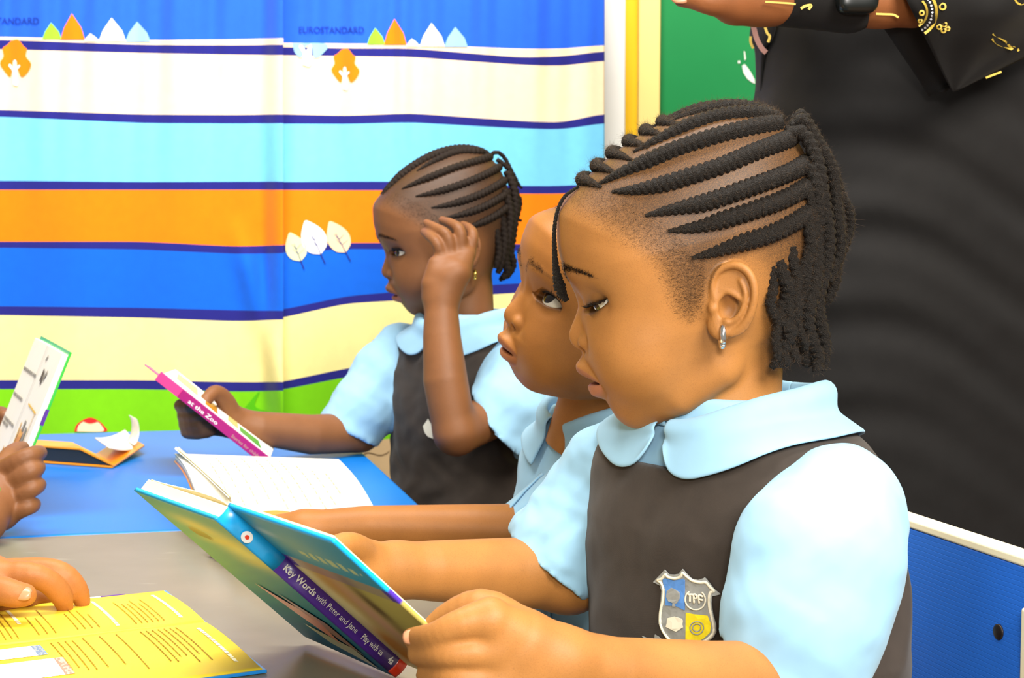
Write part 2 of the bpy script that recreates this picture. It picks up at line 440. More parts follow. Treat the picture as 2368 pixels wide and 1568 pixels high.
HAIRLINE = [(1270,492),(1305,482),(1345,490),(1400,520),(1452,552),(1500,590),(1530,640),(1546,680),(1558,702),(1574,712),(1592,692),(1612,662),(1640,630),(1690,585),(1740,610),(1764,670),(1766,740),(1768,800),(1790,850),(1830,900)]

def head_mesh(F, P, place, lipcol, mat_, hairline=HAIRLINE, extra_tint=None):
    V, Q = F.mesh(); V = relax(V, Q, 1, .35)
    x, l, v = V[:, 0], V[:, 1], V[:, 2]
    tint = np.ones((len(V), 3), np.float32)
    ym, g, t, q, _ = lips_shape(l, v, P['gap'], P.get('curve', 7.0)); front = 1 - sm(x, 1405, 1430)
    up = sm(t, -.05, .02) * (1 - sm(t, .78, .95)) * front * (np.abs(l) < 64)
    lo = sm(q, -.05, .05) * (1 - sm(q, .85, 1.0)) * front * (np.abs(l) < 60)
    ins = ((v > ym - 1) & (v < ym + g + 1) & (np.abs(l) < 58) & (x > 1352 + .012 * l * l) & (x < 1415) & (g > 1))
    tint += up[:, None] * (np.array(lipcol[0]) - 1) + lo[:, None] * (np.array(lipcol[1]) - 1)
    tint[ins] = (.42, .12, .12)
    # darker rims of the lids and the inner corners; lid shading put into the tint
    for i, sg in enumerate((1, -1)):
        c = eye_centres(P)[i]; o = lid_open(x, l, v, c, sg, P); r = np.sqrt(((V - c) ** 2).sum(1))
        near = np.exp(-(np.clip(o, 0, 99) / 7) ** 2) * (r < 60) * (x < c[0])
        tint *= (1 - .55 * near * (1 if P.get('liner', 1) else .5))[:, None]
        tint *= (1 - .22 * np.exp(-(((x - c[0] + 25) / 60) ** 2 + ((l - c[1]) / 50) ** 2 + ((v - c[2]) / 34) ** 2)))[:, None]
    st = np.zeros(len(V), np.float32)
    hm = hair_mask(x, v, hairline)
    st = np.clip(.66 * sm(hm, -46, 34) + .16 * sm(hm, 20, 90), 0, 1) * (1 - ((np.abs(l) > 185) & (((x - 1668) / 56) ** 2 + ((v - 690) / 97) ** 2 < 1)))
    # brows
    for sg in (1, -1):
        al = l * sg
        bl = np.interp(al, [16, 30, 46, 90, 130, 160], [650, 632, 617, 619, 626, 640]); bw = np.interp(al, [14, 24, 50, 100, 150, 165], [0, 12, 12, 8, 4, 0])
        st = np.maximum(st, P.get('brow', .62) * np.exp(-((v - bl) / (bw + .1)) ** 2) * (al > 14) * (al < 168) * (x < 1480))
    if extra_tint is not None: tint = extra_tint(V, tint)
    me = mesh_np('body', place(V), Q)
    set_attr(me, 'tint', tint); set_attr(me, 'stubble', st)
    return me

def placer(center, yaw=0.0, pitch=0.0, roll=0.0, scale=1.0, pivot=HC):
    """profile frame -> world; yaw>0 turns the face toward the camera, pitch>0 lifts the chin"""
    R = Matrix.Rotation(yaw, 3, 'Z') @ Matrix.Rotation(pitch, 3, 'Y') @ Matrix.Rotation(roll, 3, 'X')
    R = np.array(R); c = np.array(center)
    def f(V):
        V = np.asarray(V, float); sh = V.shape; V = V.reshape(-1, 3)
        L = np.c_[(V[:, 0] - pivot[0]) / HS, -V[:, 1] / HS, -(V[:, 2] - pivot[1]) / HS] * scale
        return (L @ R.T + c).reshape(sh)
    f.scale = scale / HS
    return f

def eyeball(c, gaze, place, root, name='eye'):
    """gaze: unit vector in the profile frame"""
    g = np.array(gaze, float); g /= np.linalg.norm(g)
    u = np.cross(g, [0, 1, 0]); u /= np.linalg.norm(u); w = np.cross(g, u)
    rings = [0, .05, .10, .15, .155, .22, .30, .36, .40, .43, .46, .52, .58, .65, .85, 1.1, 1.4, 1.8, 2.3, 2.8, pi]
    V = []; n = 28
    for a in rings:
        rr = R_EYE * (1 + .035 * max(0, 1 - (a / .45) ** 2))
        for k in range(n):
            b = 2 * pi * k / n
            V.append(c + rr * (cos(a) * g + sin(a) * (cos(b) * u + sin(b) * w)))
    Q = []; mi = []
    for i in range(len(rings) - 1):
        for k in range(n):
            Q.append((i * n + k, i * n + (k + 1) % n, (i + 1) * n + (k + 1) % n, (i + 1) * n + k))
            mi.append(2 if rings[i] < .154 else (1 if rings[i] < .515 else 0))
    me = mesh_np(name, place(np.array(V)), Q)
    o = new_obj(name, me, None, [M_SCLERA, M_IRIS, M_PUPIL]); me.polygons.foreach_set('material_index', mi)
    bm = bmesh.new(); bm.from_mesh(me); bmesh.ops.recalc_face_normals(bm, faces=bm.faces); bm.to_mesh(me); bm.free()
    return adopt(o, root)

def lashes(c, sg, P, place, root, n=44, ln=31, seed=0):
    """short curved lash hairs along the margin of the upper lid"""
    rng = random.Random(seed); V = []; T = []
    for i in range(n):
        a = -.85 + 1.66 * i / (n - 1); w = max(0, 1 - (abs(a) / 1.12) ** 2)
        cor = P.get('corner', .05) * a; e = cor + P['lid_up'] * w ** .8; aa = a + .40
        d = np.array([-cos(e) * cos(aa), sg * cos(e) * sin(aa), -sin(e)])
        p = c + d * (R_EYE + 4); k = ln * (.55 + .6 * i / n) * rng.uniform(.8, 1.1)
        side = np.cross(d, [0, 0, 1]); side /= np.linalg.norm(side)
        out = d + np.array([0, 0, .35 if P['lid_up'] < .2 else -.15]) + side * rng.uniform(-.15, .15) + np.array([0, sg * (a) * .35, 0])
        m = p + out * k * .55; e2 = p + out * k + np.array([0, 0, -k * .35])
        b = len(V)
        wd = 1.9
        for q, ww in ((p, wd), (m, wd * .7), (e2, .15)):
            V += [q - side * ww, q + side * ww, q + np.array([0, 0, ww])]
        for r in (0, 3):
            T += [(b + r, b + r + 1, b + r + 4, b + r + 3), (b + r + 1, b + r + 2, b + r + 5, b + r + 4), (b + r + 2, b + r, b + r + 3, b + r + 5)]
    me = mesh_np('eyelashes', place(np.array(V)), T)
    return adopt(new_obj('eyelashes', me, None, M_LASH), root)

def tube_np(P, R, up, bump=None, n=10, L=None, cap=True):
    """tube along points P with radii R; bump(s, theta) scales the radius; up(i) gives the outward normal"""
    P = np.asarray(P, float); m = len(P)
    T = np.gradient(P, axis=0); T /= np.linalg.norm(T, axis=1, keepdims=True) + 1e-12
    U = np.asarray(up, float); U = U - (U * T).sum(1, keepdims=True) * T; U /= np.linalg.norm(U, axis=1, keepdims=True) + 1e-12
    B = np.cross(T, U)
    s = np.r_[0, np.cumsum(np.linalg.norm(np.diff(P, axis=0), axis=1))]
    th = np.linspace(0, 2 * pi, n, endpoint=False)
    k = np.ones((m, n)) if bump is None else bump(s[:, None], th[None, :])
    r = np.asarray(R)[:, None] * k
    V = P[:, None, :] + r[..., None] * (np.cos(th)[None, :, None] * U[:, None, :] + np.sin(th)[None, :, None] * B[:, None, :])
    V = V.reshape(-1, 3)
    i = np.arange(m - 1)[:, None] * n; j = np.arange(n)[None, :]; j2 = (j + 1) % n
    Q = np.stack([i + j, i + j2, i + n + j2, i + n + j], -1).reshape(-1, 4)
    if cap:
        V = np.vstack([V, P[:1], P[-1:]]); a, b = m * n, m * n + 1; jj = np.arange(n); kk = (jj + 1) % n
        Q = np.vstack([Q, np.c_[np.full(n, a), kk, jj, jj], np.c_[np.full(n, b), (m - 1) * n + jj, (m - 1) * n + kk, (m - 1) * n + kk]])
    return V, Q

def quads_to_obj(name, V, Q, mat_, root, smooth=True):
    """mesh from quads that may contain degenerate (triangular) ones"""
    me = bpy.data.meshes.new(name)
    me.from_pydata([tuple(p) for p in V], [], [tuple(dict.fromkeys(int(k) for k in q)) for q in Q])
    me.polygons.foreach_set('use_smooth', [smooth] * len(me.polygons)); me.update()
    o = new_obj(name, me, None, mat_)
    return adopt(o, root) if root is not None else o

def plait(Lp, side_shift=.5, depth=.30):
    """radius pattern of a plait: two rows of slanted lobes offset by half a step"""
    def f(s, th):
        sd = (np.sin(th) > 0)
        ph = s / Lp + side_shift * sd - .32 * np.abs(np.sin(th))
        return (1 - depth) + depth * np.abs(np.sin(pi * ph)) ** .6
    return f

def hairs(P, N, ln, w, rng, curl=.5, seg=2):
    """flat sliver hairs from points P along N"""
    m = len(P); d = N + rng.normal(0, curl, (m, 3)); d /= np.linalg.norm(d, axis=1, keepdims=True)
    sd = np.cross(d, rng.normal(0, 1, (m, 3))); sd /= np.linalg.norm(sd, axis=1, keepdims=True) + 1e-9
    L = ln * rng.uniform(.4, 1.2, (m, 1)); rows = []
    cv = rng.normal(0, curl, (m, 3))
    for k in range(seg + 1):
        t = k / seg; c = P + d * L * t + cv * L * t * t * .6
        ww = w * (1 - .8 * t)
        rows += [c - sd * ww, c + sd * ww]
    V = np.stack(rows, 1).reshape(-1, 3); b = np.arange(m)[:, None] * (2 * (seg + 1))
    Q = np.concatenate([np.c_[b + 2 * k, b + 2 * k + 1, b + 2 * k + 3, b + 2 * k + 2] for k in range(seg)])
    return V, Q
# ------------------------------------------------------------------ generic solid helpers (world coordinates)
def bm_obj(name, bm, mtl, root=None, smooth=False, bevel=0.0, sub=0):
    me = bpy.data.meshes.new(name); bmesh.ops.recalc_face_normals(bm, faces=bm.faces); bm.to_mesh(me); bm.free()
    me.polygons.foreach_set('use_smooth', [smooth or bevel > 0] * len(me.polygons))
    o = new_obj(name, me, None, mtl)
    if bevel > 0:
        b = o.modifiers.new('bevel', 'BEVEL'); b.width = bevel; b.segments = 2; b.limit_method = 'ANGLE'; b.harden_normals = True
    if sub: s = o.modifiers.new('sub', 'SUBSURF'); s.levels = s.render_levels = sub
    return adopt(o, root) if root is not None else o
def box_bm(bm, o, ex, ey, ez, mi=0):
    """box from corner o along three edge vectors"""
    o, ex, ey, ez = [Vector(v) for v in (o, ex, ey, ez)]
    v = [bm.verts.new(o + ex * a + ey * b + ez * c) for c in (0, 1) for b in (0, 1) for a in (0, 1)]
    for q in ((0, 1, 3, 2), (4, 6, 7, 5), (0, 4, 5, 1), (2, 3, 7, 6), (0, 2, 6, 4), (1, 5, 7, 3)):
        f = bm.faces.new([v[i] for i in q]); f.material_index = mi
    return v
def box(name, o, ex, ey, ez, mtl, root=None, bevel=.0015):
    bm = bmesh.new(); box_bm(bm, o, ex, ey, ez); return bm_obj(name, bm, mtl, root, bevel=bevel)
def grid_obj(name, G, mtl, root=None, thick=0.0, smooth=True):
    """sheet from a 2-D array of points; thick>0 gives it real thickness"""
    G = np.asarray(G, float); a, b = G.shape[:2]
    i = np.arange(a - 1)[:, None] * b; j = np.arange(b - 1)[None, :]
    Q = np.stack([i + j, i + j + 1, i + b + j + 1, i + b + j], -1).reshape(-1, 4)
    o = new_obj(name, mesh_np(name, G.reshape(-1, 3), Q, smooth), None, mtl)
    if thick > 0:
        s = o.modifiers.new('thick', 'SOLIDIFY'); s.thickness = thick; s.offset = 0
    return adopt(o, root) if root is not None else o
def flat(name, pts, mtl, root, tri=True):
    bm = bmesh.new(); f = bm.faces.new([bm.verts.new(Vector(p)) for p in pts])
    if tri: bmesh.ops.triangulate(bm, faces=bm.faces)
    me = bpy.data.meshes.new(name); bm.to_mesh(me); bm.free()
    return adopt(new_obj(name, me, None, mtl), root)
def text_obj(name, s, o, ex, ey, h, mtl, root, width=None, bold=.0, shear=0.0):
    """flat lettering: baseline start o, baseline direction ex, up ey, letter height h; width squeezes the line"""
    cu = bpy.data.curves.new(name, 'FONT'); cu.body = s; cu.size = 1.0; cu.offset = bold; cu.shear = shear; cu.resolution_u = 2
    t = bpy.data.objects.new(name, cu); COL.objects.link(t)
    bpy.context.view_layer.update()
    me = bpy.data.meshes.new_from_object(t.evaluated_get(bpy.context.evaluated_depsgraph_get()))
    COL.objects.unlink(t); bpy.data.objects.remove(t)
    V = np.array([v.co[:] for v in me.vertices]); w = V[:, 0].max()
    kx = h if width is None else width / w
    ex, ey = np.array(ex, float), np.array(ey, float); ex /= np.linalg.norm(ex); ey /= np.linalg.norm(ey)
    P = np.array(o)[None, :] + V[:, :1] * kx * ex + V[:, 1:2] * h * 1.38 * ey
    me.vertices.foreach_set('co', P.astype(np.float32).ravel()); me.name = name; me.update()
    me.materials.clear()
    return adopt(new_obj(name, me, None, mtl), root)
def wob(x, y, z, s, seed=0):
    """cheap smooth wrinkle noise in [-1,1]"""
    a = 0
    for k in range(4):
        f = s * (1.0, 1.7, 2.6, 3.9)[k]; p = seed * 1.7 + k * 2.1
        a = a + np.sin(x * f * 1.3 + np.sin(z * f * .7 + p) * 1.5 + p) * np.sin(z * f + np.sin(y * f * .9 + p * 2) * 1.4 + p * .5) * (1, .6, .4, .25)[k]
    return a / 1.6

# ------------------------------------------------------------------ bodies and clothes
class Torso:
    """seated child's trunk: N neck base, f facing, all in metres"""
    T = np.array([-.06, -.02, .0, .02, .04, .08, .14, .22, .30, .36, .40], np.float32)
    A = np.array([.038, .044, .060, .091, .106, .110, .109, .106, .110, .118, .118], np.float32)
    B = np.array([.038, .042, .050, .058, .066, .078, .084, .088, .092, .096, .096], np.float32)
    top = -.012
    def __init__(s, N, f, k=1.0, lean=.10):
        s.N = np.array(N, float); s.f = np.array([f[0], f[1], 0.0]); s.f /= np.linalg.norm(s.f)
        s.l = np.cross([0, 0, 1], s.f); s.k = k; s.lean = lean
    def P(s, r, fw, t): return s.N + s.k * (r * s.l + fw * s.f - np.array([0, 0, t])) - s.lean * t * s.k * s.f
    def loc(s, x, y, z):
        t = -(z - s.N[2]) / s.k
        dx, dy = (x - s.N[0]) / s.k, (y - s.N[1]) / s.k
        return dx * s.l[0] + dy * s.l[1], dx * s.f[0] + dy * s.f[1] + s.lean * t, t
    def sdf(s, off=0.0, fluff=0.0, seed=0):
        def fn(x, y, z):
            r, fw, t = s.loc(x, y, z)
            a = np.interp(t, s.T, s.A).astype(np.float32) + off; b = np.interp(t, s.T, s.B).astype(np.float32) + off
            e = (np.abs(r / a) ** 2.5 + np.abs(fw / b) ** 2.5) ** .4
            d = (e - 1) * np.minimum(a, b) * .9
            d = np.maximum(d, np.maximum(t - .40, s.top - t))
            if fluff: d = d - fluff * wob(x, y, z, 38, seed)
            return d * s.k
        return fn
    def box(s, m=.0): 
        c = s.N - np.array([0, 0, .17 * s.k]); h = np.array([.16, .16, .24]) * s.k + m
        return c - h, c + h

def body_part(F, V=None): 
    V, Q = F.mesh(); return relax(V, Q, 1, .4), Q
def join_bodies(head_me, parts):
    """one mesh from the head and the limbs (they meet inside the clothes)"""
    bm = bmesh.new(); bm.from_mesh(head_me)
    me = head_me; nV = len(me.vertices); co = np.empty(nV * 3, np.float32); me.vertices.foreach_get('co', co)
    nQ = len(me.polygons); q = np.empty(nQ * 4, np.int32); me.loops.foreach_get('vertex_index', q)
    ti = np.empty(nV * 4, np.float32); me.attributes['tint'].data.foreach_get('color', ti)
    st = np.empty(nV, np.float32); me.attributes['stubble'].data.foreach_get('value', st)
    V = [co.reshape(-1, 3)]; Q = [q.reshape(-1, 4)]; T = [ti.reshape(-1, 4)[:, :3]]; S = [st]; n = nV
    for pv, pq, tint in parts:
        V.append(pv); Q.append(pq + n); n += len(pv); T.append(tint if tint is not None else np.ones((len(pv), 3), np.float32)); S.append(np.zeros(len(pv), np.float32))
    bm.free(); bpy.data.meshes.remove(me)
    me = mesh_np('body', np.concatenate(V), np.concatenate(Q)); set_attr(me, 'tint', np.concatenate(T)); set_attr(me, 'stubble', np.concatenate(S))
    return me
def limb_only(parts):
    n = 0; V, Q, T = [], [], []
    for pv, pq, tint in parts:
        V.append(pv); Q.append(pq + n); n += len(pv); T.append(tint if tint is not None else np.ones((len(pv), 3), np.float32))
    me = mesh_np('body', np.concatenate(V), np.concatenate(Q)); set_attr(me, 'tint', np.concatenate(T)); set_attr(me, 'stubble', np.zeros(n, np.float32))
    return me
def px(*a): return np.array([W(*q) for q in a])
def arm_field(paths, h, pad=.03, ext=()):
    """paths: list of (points in metres, radii, blend)"""
    lo = np.min([np.min(np.array(p) - np.array(r)[:, None], 0) for p, r, k in paths], 0) - pad
    hi = np.max([np.max(np.array(p) + np.array(r)[:, None], 0) for p, r, k in paths], 0) + pad
    for e in ext: lo = np.minimum(lo, np.array(e) - .02); hi = np.maximum(hi, np.array(e) + .02)
    F = Field(lo, hi, h)
    for p, r, k in paths: F.chain(p, r, k)
    return F
def finger(P, R, n=12):
    q = spl(P, n); r = np.interp(np.linspace(0, 1, n), np.linspace(0, 1, len(R)), R); return q, r
def nail(c, d, up, w, ln, root, name='fingernail'):
    """small curved nail plate: centre c, finger direction d, outward normal up"""
    d = np.array(d) / np.linalg.norm(d); up = np.array(up) - np.dot(up, d) * d; up /= np.linalg.norm(up); sd = np.cross(d, up)
    u = np.linspace(-1, 1, 9); G = []
    for a in np.linspace(-1, 1, 9):
        ww = w * np.sqrt(max(.02, 1 - abs(a) ** 3 * .75)); G.append([c + d * a * ln + sd * b * ww + up * (-.35 * w * b * b - .12 * ln * a * a * (a > 0)) for b in u])
    return grid_obj(name, G, M_NAIL, root, .0006)

def legs(t, root, skirt_mat, name='skirt', calf_tint=None, bare=None):
    """lap, shins and shoes of a seated child below the table"""
    k = t.k; hips = [t.P(s * .05, .03, .36) for s in (-1, 1)]; knees = [t.P(s * .07, .27, .37) for s in (-1, 1)]
    feet = [np.array([p[0], p[1], .05]) + t.f * .02 for p in knees]
    F = arm_field([([hips[i], knees[i]], [.075 * k, .055 * k], .02) for i in (0, 1)], .008)
    V, Q = F.mesh(); adopt(new_obj(name, mesh_np(name, V, Q), None, skirt_mat), root)
    F = arm_field([([knees[i], .5 * (knees[i] + feet[i]), feet[i]], [.04 * k, .037 * k, .026 * k], .01) for i in (0, 1)], .006)
    calf = (*F.mesh(), None)
    for i in (0, 1):
        F = arm_field([([feet[i] + [0, 0, -.02] - t.f * .02, feet[i] + [0, 0, -.025] + t.f * .10], [.034, .030], 0)], .005)
        V, Q = F.mesh(); V[:, 2] = np.maximum(V[:, 2], .002); adopt(new_obj('shoe', mesh_np('shoe', V, Q), None, M_SHOE), root)
    return calf

def sleeve_field(F, P, R, hem_n, hem_c, th=.0044, fluff=.0022, seed=0, k=.012):
    """hollow sleeve around an arm: outer chain minus inner chain, cut at the hem plane"""
    P = np.array(P); R = np.array(R)
    def ch(x, y, z, o):
        d = None
        for i in range(len(P) - 1):
            a = P[i]; e = P[i + 1] - a; L2 = float(e @ e)
            t = np.clip(((x - a[0]) * e[0] + (y - a[1]) * e[1] + (z - a[2]) * e[2]) / L2, 0, 1)
            q = np.sqrt((x - a[0] - t * e[0]) ** 2 + (y - a[1] - t * e[1]) ** 2 + (z - a[2] - t * e[2]) ** 2) - (R[i] + (R[i + 1] - R[i]) * t)
            d = q if d is None else smin(d, q, .01)
        return d
    hn = np.array(hem_n) / np.linalg.norm(hem_n)
    lo = (P - R[:, None]).min(0) - .01; hi = (P + R[:, None]).max(0) + .01
    def solid(x, y, z):
        pl_ = (x - hem_c[0]) * hn[0] + (y - hem_c[1]) * hn[1] + (z - hem_c[2]) * hn[2]
        return np.maximum(ch(x, y, z, 0) - fluff * wob(x, y, z, 55, seed), pl_)
    F.add(solid, lo, hi, k)
    def inner(x, y, z):
        pl_ = (x - hem_c[0]) * hn[0] + (y - hem_c[1]) * hn[1] + (z - hem_c[2]) * hn[2]
        return np.maximum(ch(x, y, z, 0) - fluff * wob(x, y, z, 55, seed) + th, -(pl_ + .06))
    F.cut(inner, lo, hi)

def cloth_obj(name, F, mtl, root, it=2):
    V, Q = F.mesh(); V = relax(V, Q, it, .5)
    return adopt(new_obj(name, mesh_np(name, V, Q), None, mtl), root)

def collar(t, mtl, root, rin=.047, width=.050, gap=7, stand=.024, back=.012, off=.010, lobe=20, name='collar', thick=.0024, point=0.0, drop=.010):
    """flat round collar: rises from the neckline, folds over and lies on the shoulders; open at the front with rounded ends"""
    fn = t.sdf(.0)
    F = lambda p: float(fn(np.float64(p[0]), np.float64(p[1]), np.float64(p[2])))
    def G_(p):
        e = .002; g = np.array([F(p + e * v) - F(p - e * v) for v in np.eye(3)]); return g / (np.linalg.norm(g) + 1e-9)
    for sgn in (1, -1):
        G = []
        for al in np.linspace(gap, 181, 46):
            a = radians(al) * sgn; d = cos(a) * t.f + sin(a) * t.l
            x = min(1.0, max(0.0, (al - gap) / lobe)); w = width * (.30 + .70 * math.sqrt(max(0, 1 - (1 - x) ** 2))) * t.k
            if point: w = width * (1 + point * max(0, 1 - (al - gap) / 30)) * t.k
            st = (stand + back * (1 - cos(a)) * .5) * t.k
            p = t.N + d * rin * t.k - UP_ * drop * t.k
            for _ in range(6): p = p - G_(p) * (F(p) - off * .5 * t.k)
            row = [p + UP_ * st * k - d * .003 * (1 - k) for k in (0.0, .5)]; top = p + UP_ * st
            row += [top - d * .001, top + d * .004 - UP_ * .0005]
            q = top + d * .008 - UP_ * .006; row.append(q)
            n = 9; ds = w / n
            for k in range(n):
                g = G_(q); tan = d + np.array([0, 0, -.35]); tan = tan - g * (tan @ g); tan /= np.linalg.norm(tan)
                q = q + tan * ds
                want = off * t.k * (.75 + .25 * (k / n)); f = F(q)
                q = q - G_(q) * (f - want) * min(1, .35 + .2 * k)
                row.append(q)
            G.append(row)
        o = grid_obj(name, G, mtl, root, thick)
        sm_ = o.modifiers.new('sub', 'SUBSURF'); sm_.levels = sm_.render_levels = 1
    return o
UP_ = np.array([0, 0, 1.0])
M_SHOE = mat('black_leather', srgb(22, 20, 20), .35, .5)
# ------------------------------------------------------------------ the room
M_FLOOR = mat('floor_brown', srgb(118, 84, 60), .5, .4, .2, 8)
M_WALL_Y = mat('paint_yellow', srgb(250, 208, 34), .6, .3, .03, 6)
M_CREAM = mat('paint_cream', srgb(244, 216, 134), .6, .3, .04, 8)
M_WHITE = mat('paint_white', srgb(248, 246, 238), .6, .3, .04, 6)
M_GREEN = mat('board_green', srgb(12, 132, 66), .62, .3, .12, 5)
M_CHALK = mat('chalk', srgb(228, 232, 220), .9, .1)
BW = 2.74
f0 = box('floor', (-2.6, -.6, -.02), (5.2, 0, 0), (0, 3.6, 0), (0, 0, .02), M_FLOOR, bevel=0); f0['kind'] = 'structure'
w0 = box('wall_back', (-2.6, BW, 0), (5.2, 0, 0), (0, .1, 0), (0, 0, 2.7), M_WALL_Y, bevel=0); w0['kind'] = 'structure'
xa, xb = W(1386, 100, BW - .05)[0], W(1447, 100, BW - .05)[0]
t0 = box('trim_1', (xa - .02, BW - .05, 0), (xb - xa + .02, 0, 0), (0, .05, 0), (0, 0, 2.7), M_WHITE, bevel=.004); t0['kind'] = 'structure'
board = empty('green_board', (.75, BW - .03, .95), 'large green board with a pale yellow frame behind the standing woman', 'board')
g0, g1, gt, gb = W(1527, 100, BW - .03)[0], W(3000, 100, BW - .03)[0], 1.75, .5
box('board_panel', (g0, BW - .022, gb), (g1 - g0, 0, 0), (0, .012, 0), (0, 0, gt - gb), M_GREEN, board, 0)
fw = g0 - W(1478, 100, BW - .04)[0]
for nm, o, ex, ez in (('frame_rail', (g0 - fw, BW - .035, gb - fw), (fw, 0, 0), (0, 0, gt - gb + 2 * fw)), ('frame_rail', (g1, BW - .035, gb - fw), (fw, 0, 0), (0, 0, gt - gb + 2 * fw)),
                      ('frame_rail', (g0, BW - .035, gt), (g1 - g0, 0, 0), (0, 0, fw)), ('frame_rail', (g0, BW - .035, gb - fw), (g1 - g0, 0, 0), (0, 0, fw))):
    box(nm, o, ex, (0, .034, 0), ez, M_CREAM, board, .003)
def onb(x, y): return W(x, y, BW - .0235)
for pts in ([(1716,152),(1722,148),(1730,158),(1737,168),(1745,184),(1746,194),(1738,190),(1728,182),(1719,168)], [(1720,118),(1723,120),(1725,136),(1722,140)], [(1706,141),(1711,140),(1712,146),(1707,147)]):
    flat('chalk_mark', [onb(*p) for p in pts], M_CHALK, board)

# ------------------------------------------------------------------ curtain: two printed cloth panels
def cloth(name, c, streak=.1):
    m = fabric_mat(name, c, .9, 2400, .04, .15); N, L = nodes(m); b = N['Principled BSDF']
    return m
CURC = dict(blue=srgb(36, 98, 226), navy=srgb(34, 34, 124), cream=srgb(250, 226, 186), sky=srgb(120, 204, 246), orange=srgb(255, 128, 0), royal=srgb(10, 98, 214), yellow=srgb(252, 236, 156),
            green=srgb(122, 206, 12), tan=srgb(206, 176, 132), white=srgb(250, 250, 246), lime=srgb(150, 220, 50), leafy=srgb(236, 240, 176), peach=srgb(248, 216, 170), red=srgb(222, 44, 44), pale=srgb(150, 196, 240), darkgreen=srgb(84, 184, 8))
CM = {k: fabric_mat('cloth_' + k, v, .9, 2400, .05, .15) for k, v in CURC.items()}
order = ['blue', 'cream', 'navy', 'cream', 'navy', 'sky', 'navy', 'orange', 'navy', 'royal', 'navy', 'yellow', 'navy', 'green', 'tan', 'navy', 'sky']
LX = [-420, 0, 331, 560, 655]
LY = [[-420]*5, [85,85,93,91,88], [92,92,104,105,103], [114,114,123,127,128], [252,254,265,266,264], [268,270,285,286,285], [418,418,421,420,420], [439,439,439,439,439], [558,559,559,571,566], [572,573,577,588,585],
      [706,708,712,718,719], [728,729,735,744,738], [879,879,879,884,883], [899,900,900,906,903], [1040,1040,1040,1040,1040], [1165]*5, [1190]*5, [1420]*5]
RX = [640, 800, 950, 1200, 1300, 1398]
RY = [[-420]*6, [99,101,102,113,113,104], [109,112,112,133,131,118], [128,130,132,150,153,140], [264,268,262,280,284,262], [286,287,283,297,300,284], [421,420,420,430,430,424], [439,440,440,448,448,442],
      [567,562,562,565,566,560], [585,576,577,580,581,575], [719,685,672,655,652,650], [738,702,693,677,674,672], [886,852,830,812,806,800], [904,872,850,832,826,820], [1040,1025,1010,1000,1000,1000], [1165]*6, [1190]*6, [1420]*6]
def curtain_depth(X, Y, side):
    X = np.asarray(X, float); Y = np.asarray(Y, float)
    top = np.clip((500 - Y) / 500, 0, 1.6)
    d = 2.60 + .004 * np.sin(X / 41 + .6 + side) + .006 * top * np.sin(X / 23 + 1.2 * np.sin(X / 90)) + .003 * top * np.sin(X / 9.5 + Y / 400)
    d = d + .006 * np.sin(X / 120 + Y / 260 + side * 2)
    if side == 0:
        q = X - (556 + (Y - 560) * .28); d = d - .014 * np.exp(-(q / 26) ** 2) * np.clip((Y - 500) / 120, 0, 1) - .020 * np.exp(-((X - 655) / 40) ** 2)
        d = d + .012 * np.exp(-((X - 610) / 22) ** 2) * np.clip((Y - 250) / 300, 0, 1)
    else:
        d = d - .010 * np.exp(-((X - 1245) / 60) ** 2) + .020 * np.clip((X - 1330) / 70, 0, 1) ** 2 - .008 * np.exp(-((X - 930) / 18) ** 2) * np.clip((460 - Y) / 300, 0, 1)
        d = d + .008
    return d
def panel(root, XS, YS, side):
    nx = 170; X = np.linspace(XS[0], XS[-1], nx); rows = []; mi = []
    for r in range(len(YS) - 1):
        a, b = np.interp(X, XS, YS[r]), np.interp(X, XS, YS[r + 1])
        for k in (2, 1):                                  # smooth the hand-read stripe edges
            ker = np.ones(13) / 13; pad = lambda v: np.convolve(np.r_[np.full(6, v[0]), v, np.full(6, v[-1])], ker, 'valid'); a, b = pad(a), pad(b)
        n = max(1, int((YS[r + 1][1] - YS[r][1]) / 14))
        for j in range(n + (r == len(YS) - 2)):
            rows.append(a + (b - a) * j / n)
        mi += [r] * n
    rows = np.array(rows); D = curtain_depth(X[None, :], rows, side)
    G = np.array([[W(X[i], rows[j, i], D[j, i]) for i in range(nx)] for j in range(len(rows))])
    names = list(dict.fromkeys(order)); o = grid_obj('cloth_panel', G, [CM[k] for k in names], root, .0012)
    idx = np.repeat([names.index(order[r]) for r in mi], nx - 1).astype(np.int32)
    o.data.polygons.foreach_set('material_index', idx)
    return o
cl = empty('curtain', W(100, 1400, 2.6), 'striped printed curtain panel on the left, hanging behind the reading girl', 'curtain', 'printed curtain panels')
cr = empty('curtain', W(1000, 1400, 2.62), 'striped printed curtain panel on the right, beside the white post', 'curtain', 'printed curtain panels')
panel(cl, LX, LY, 0); panel(cr, RX, RY, 1)
def on_cloth(x, y, side, lift=.0012): return W(x, y, float(curtain_depth(x, y, side)) - .0012 - lift)
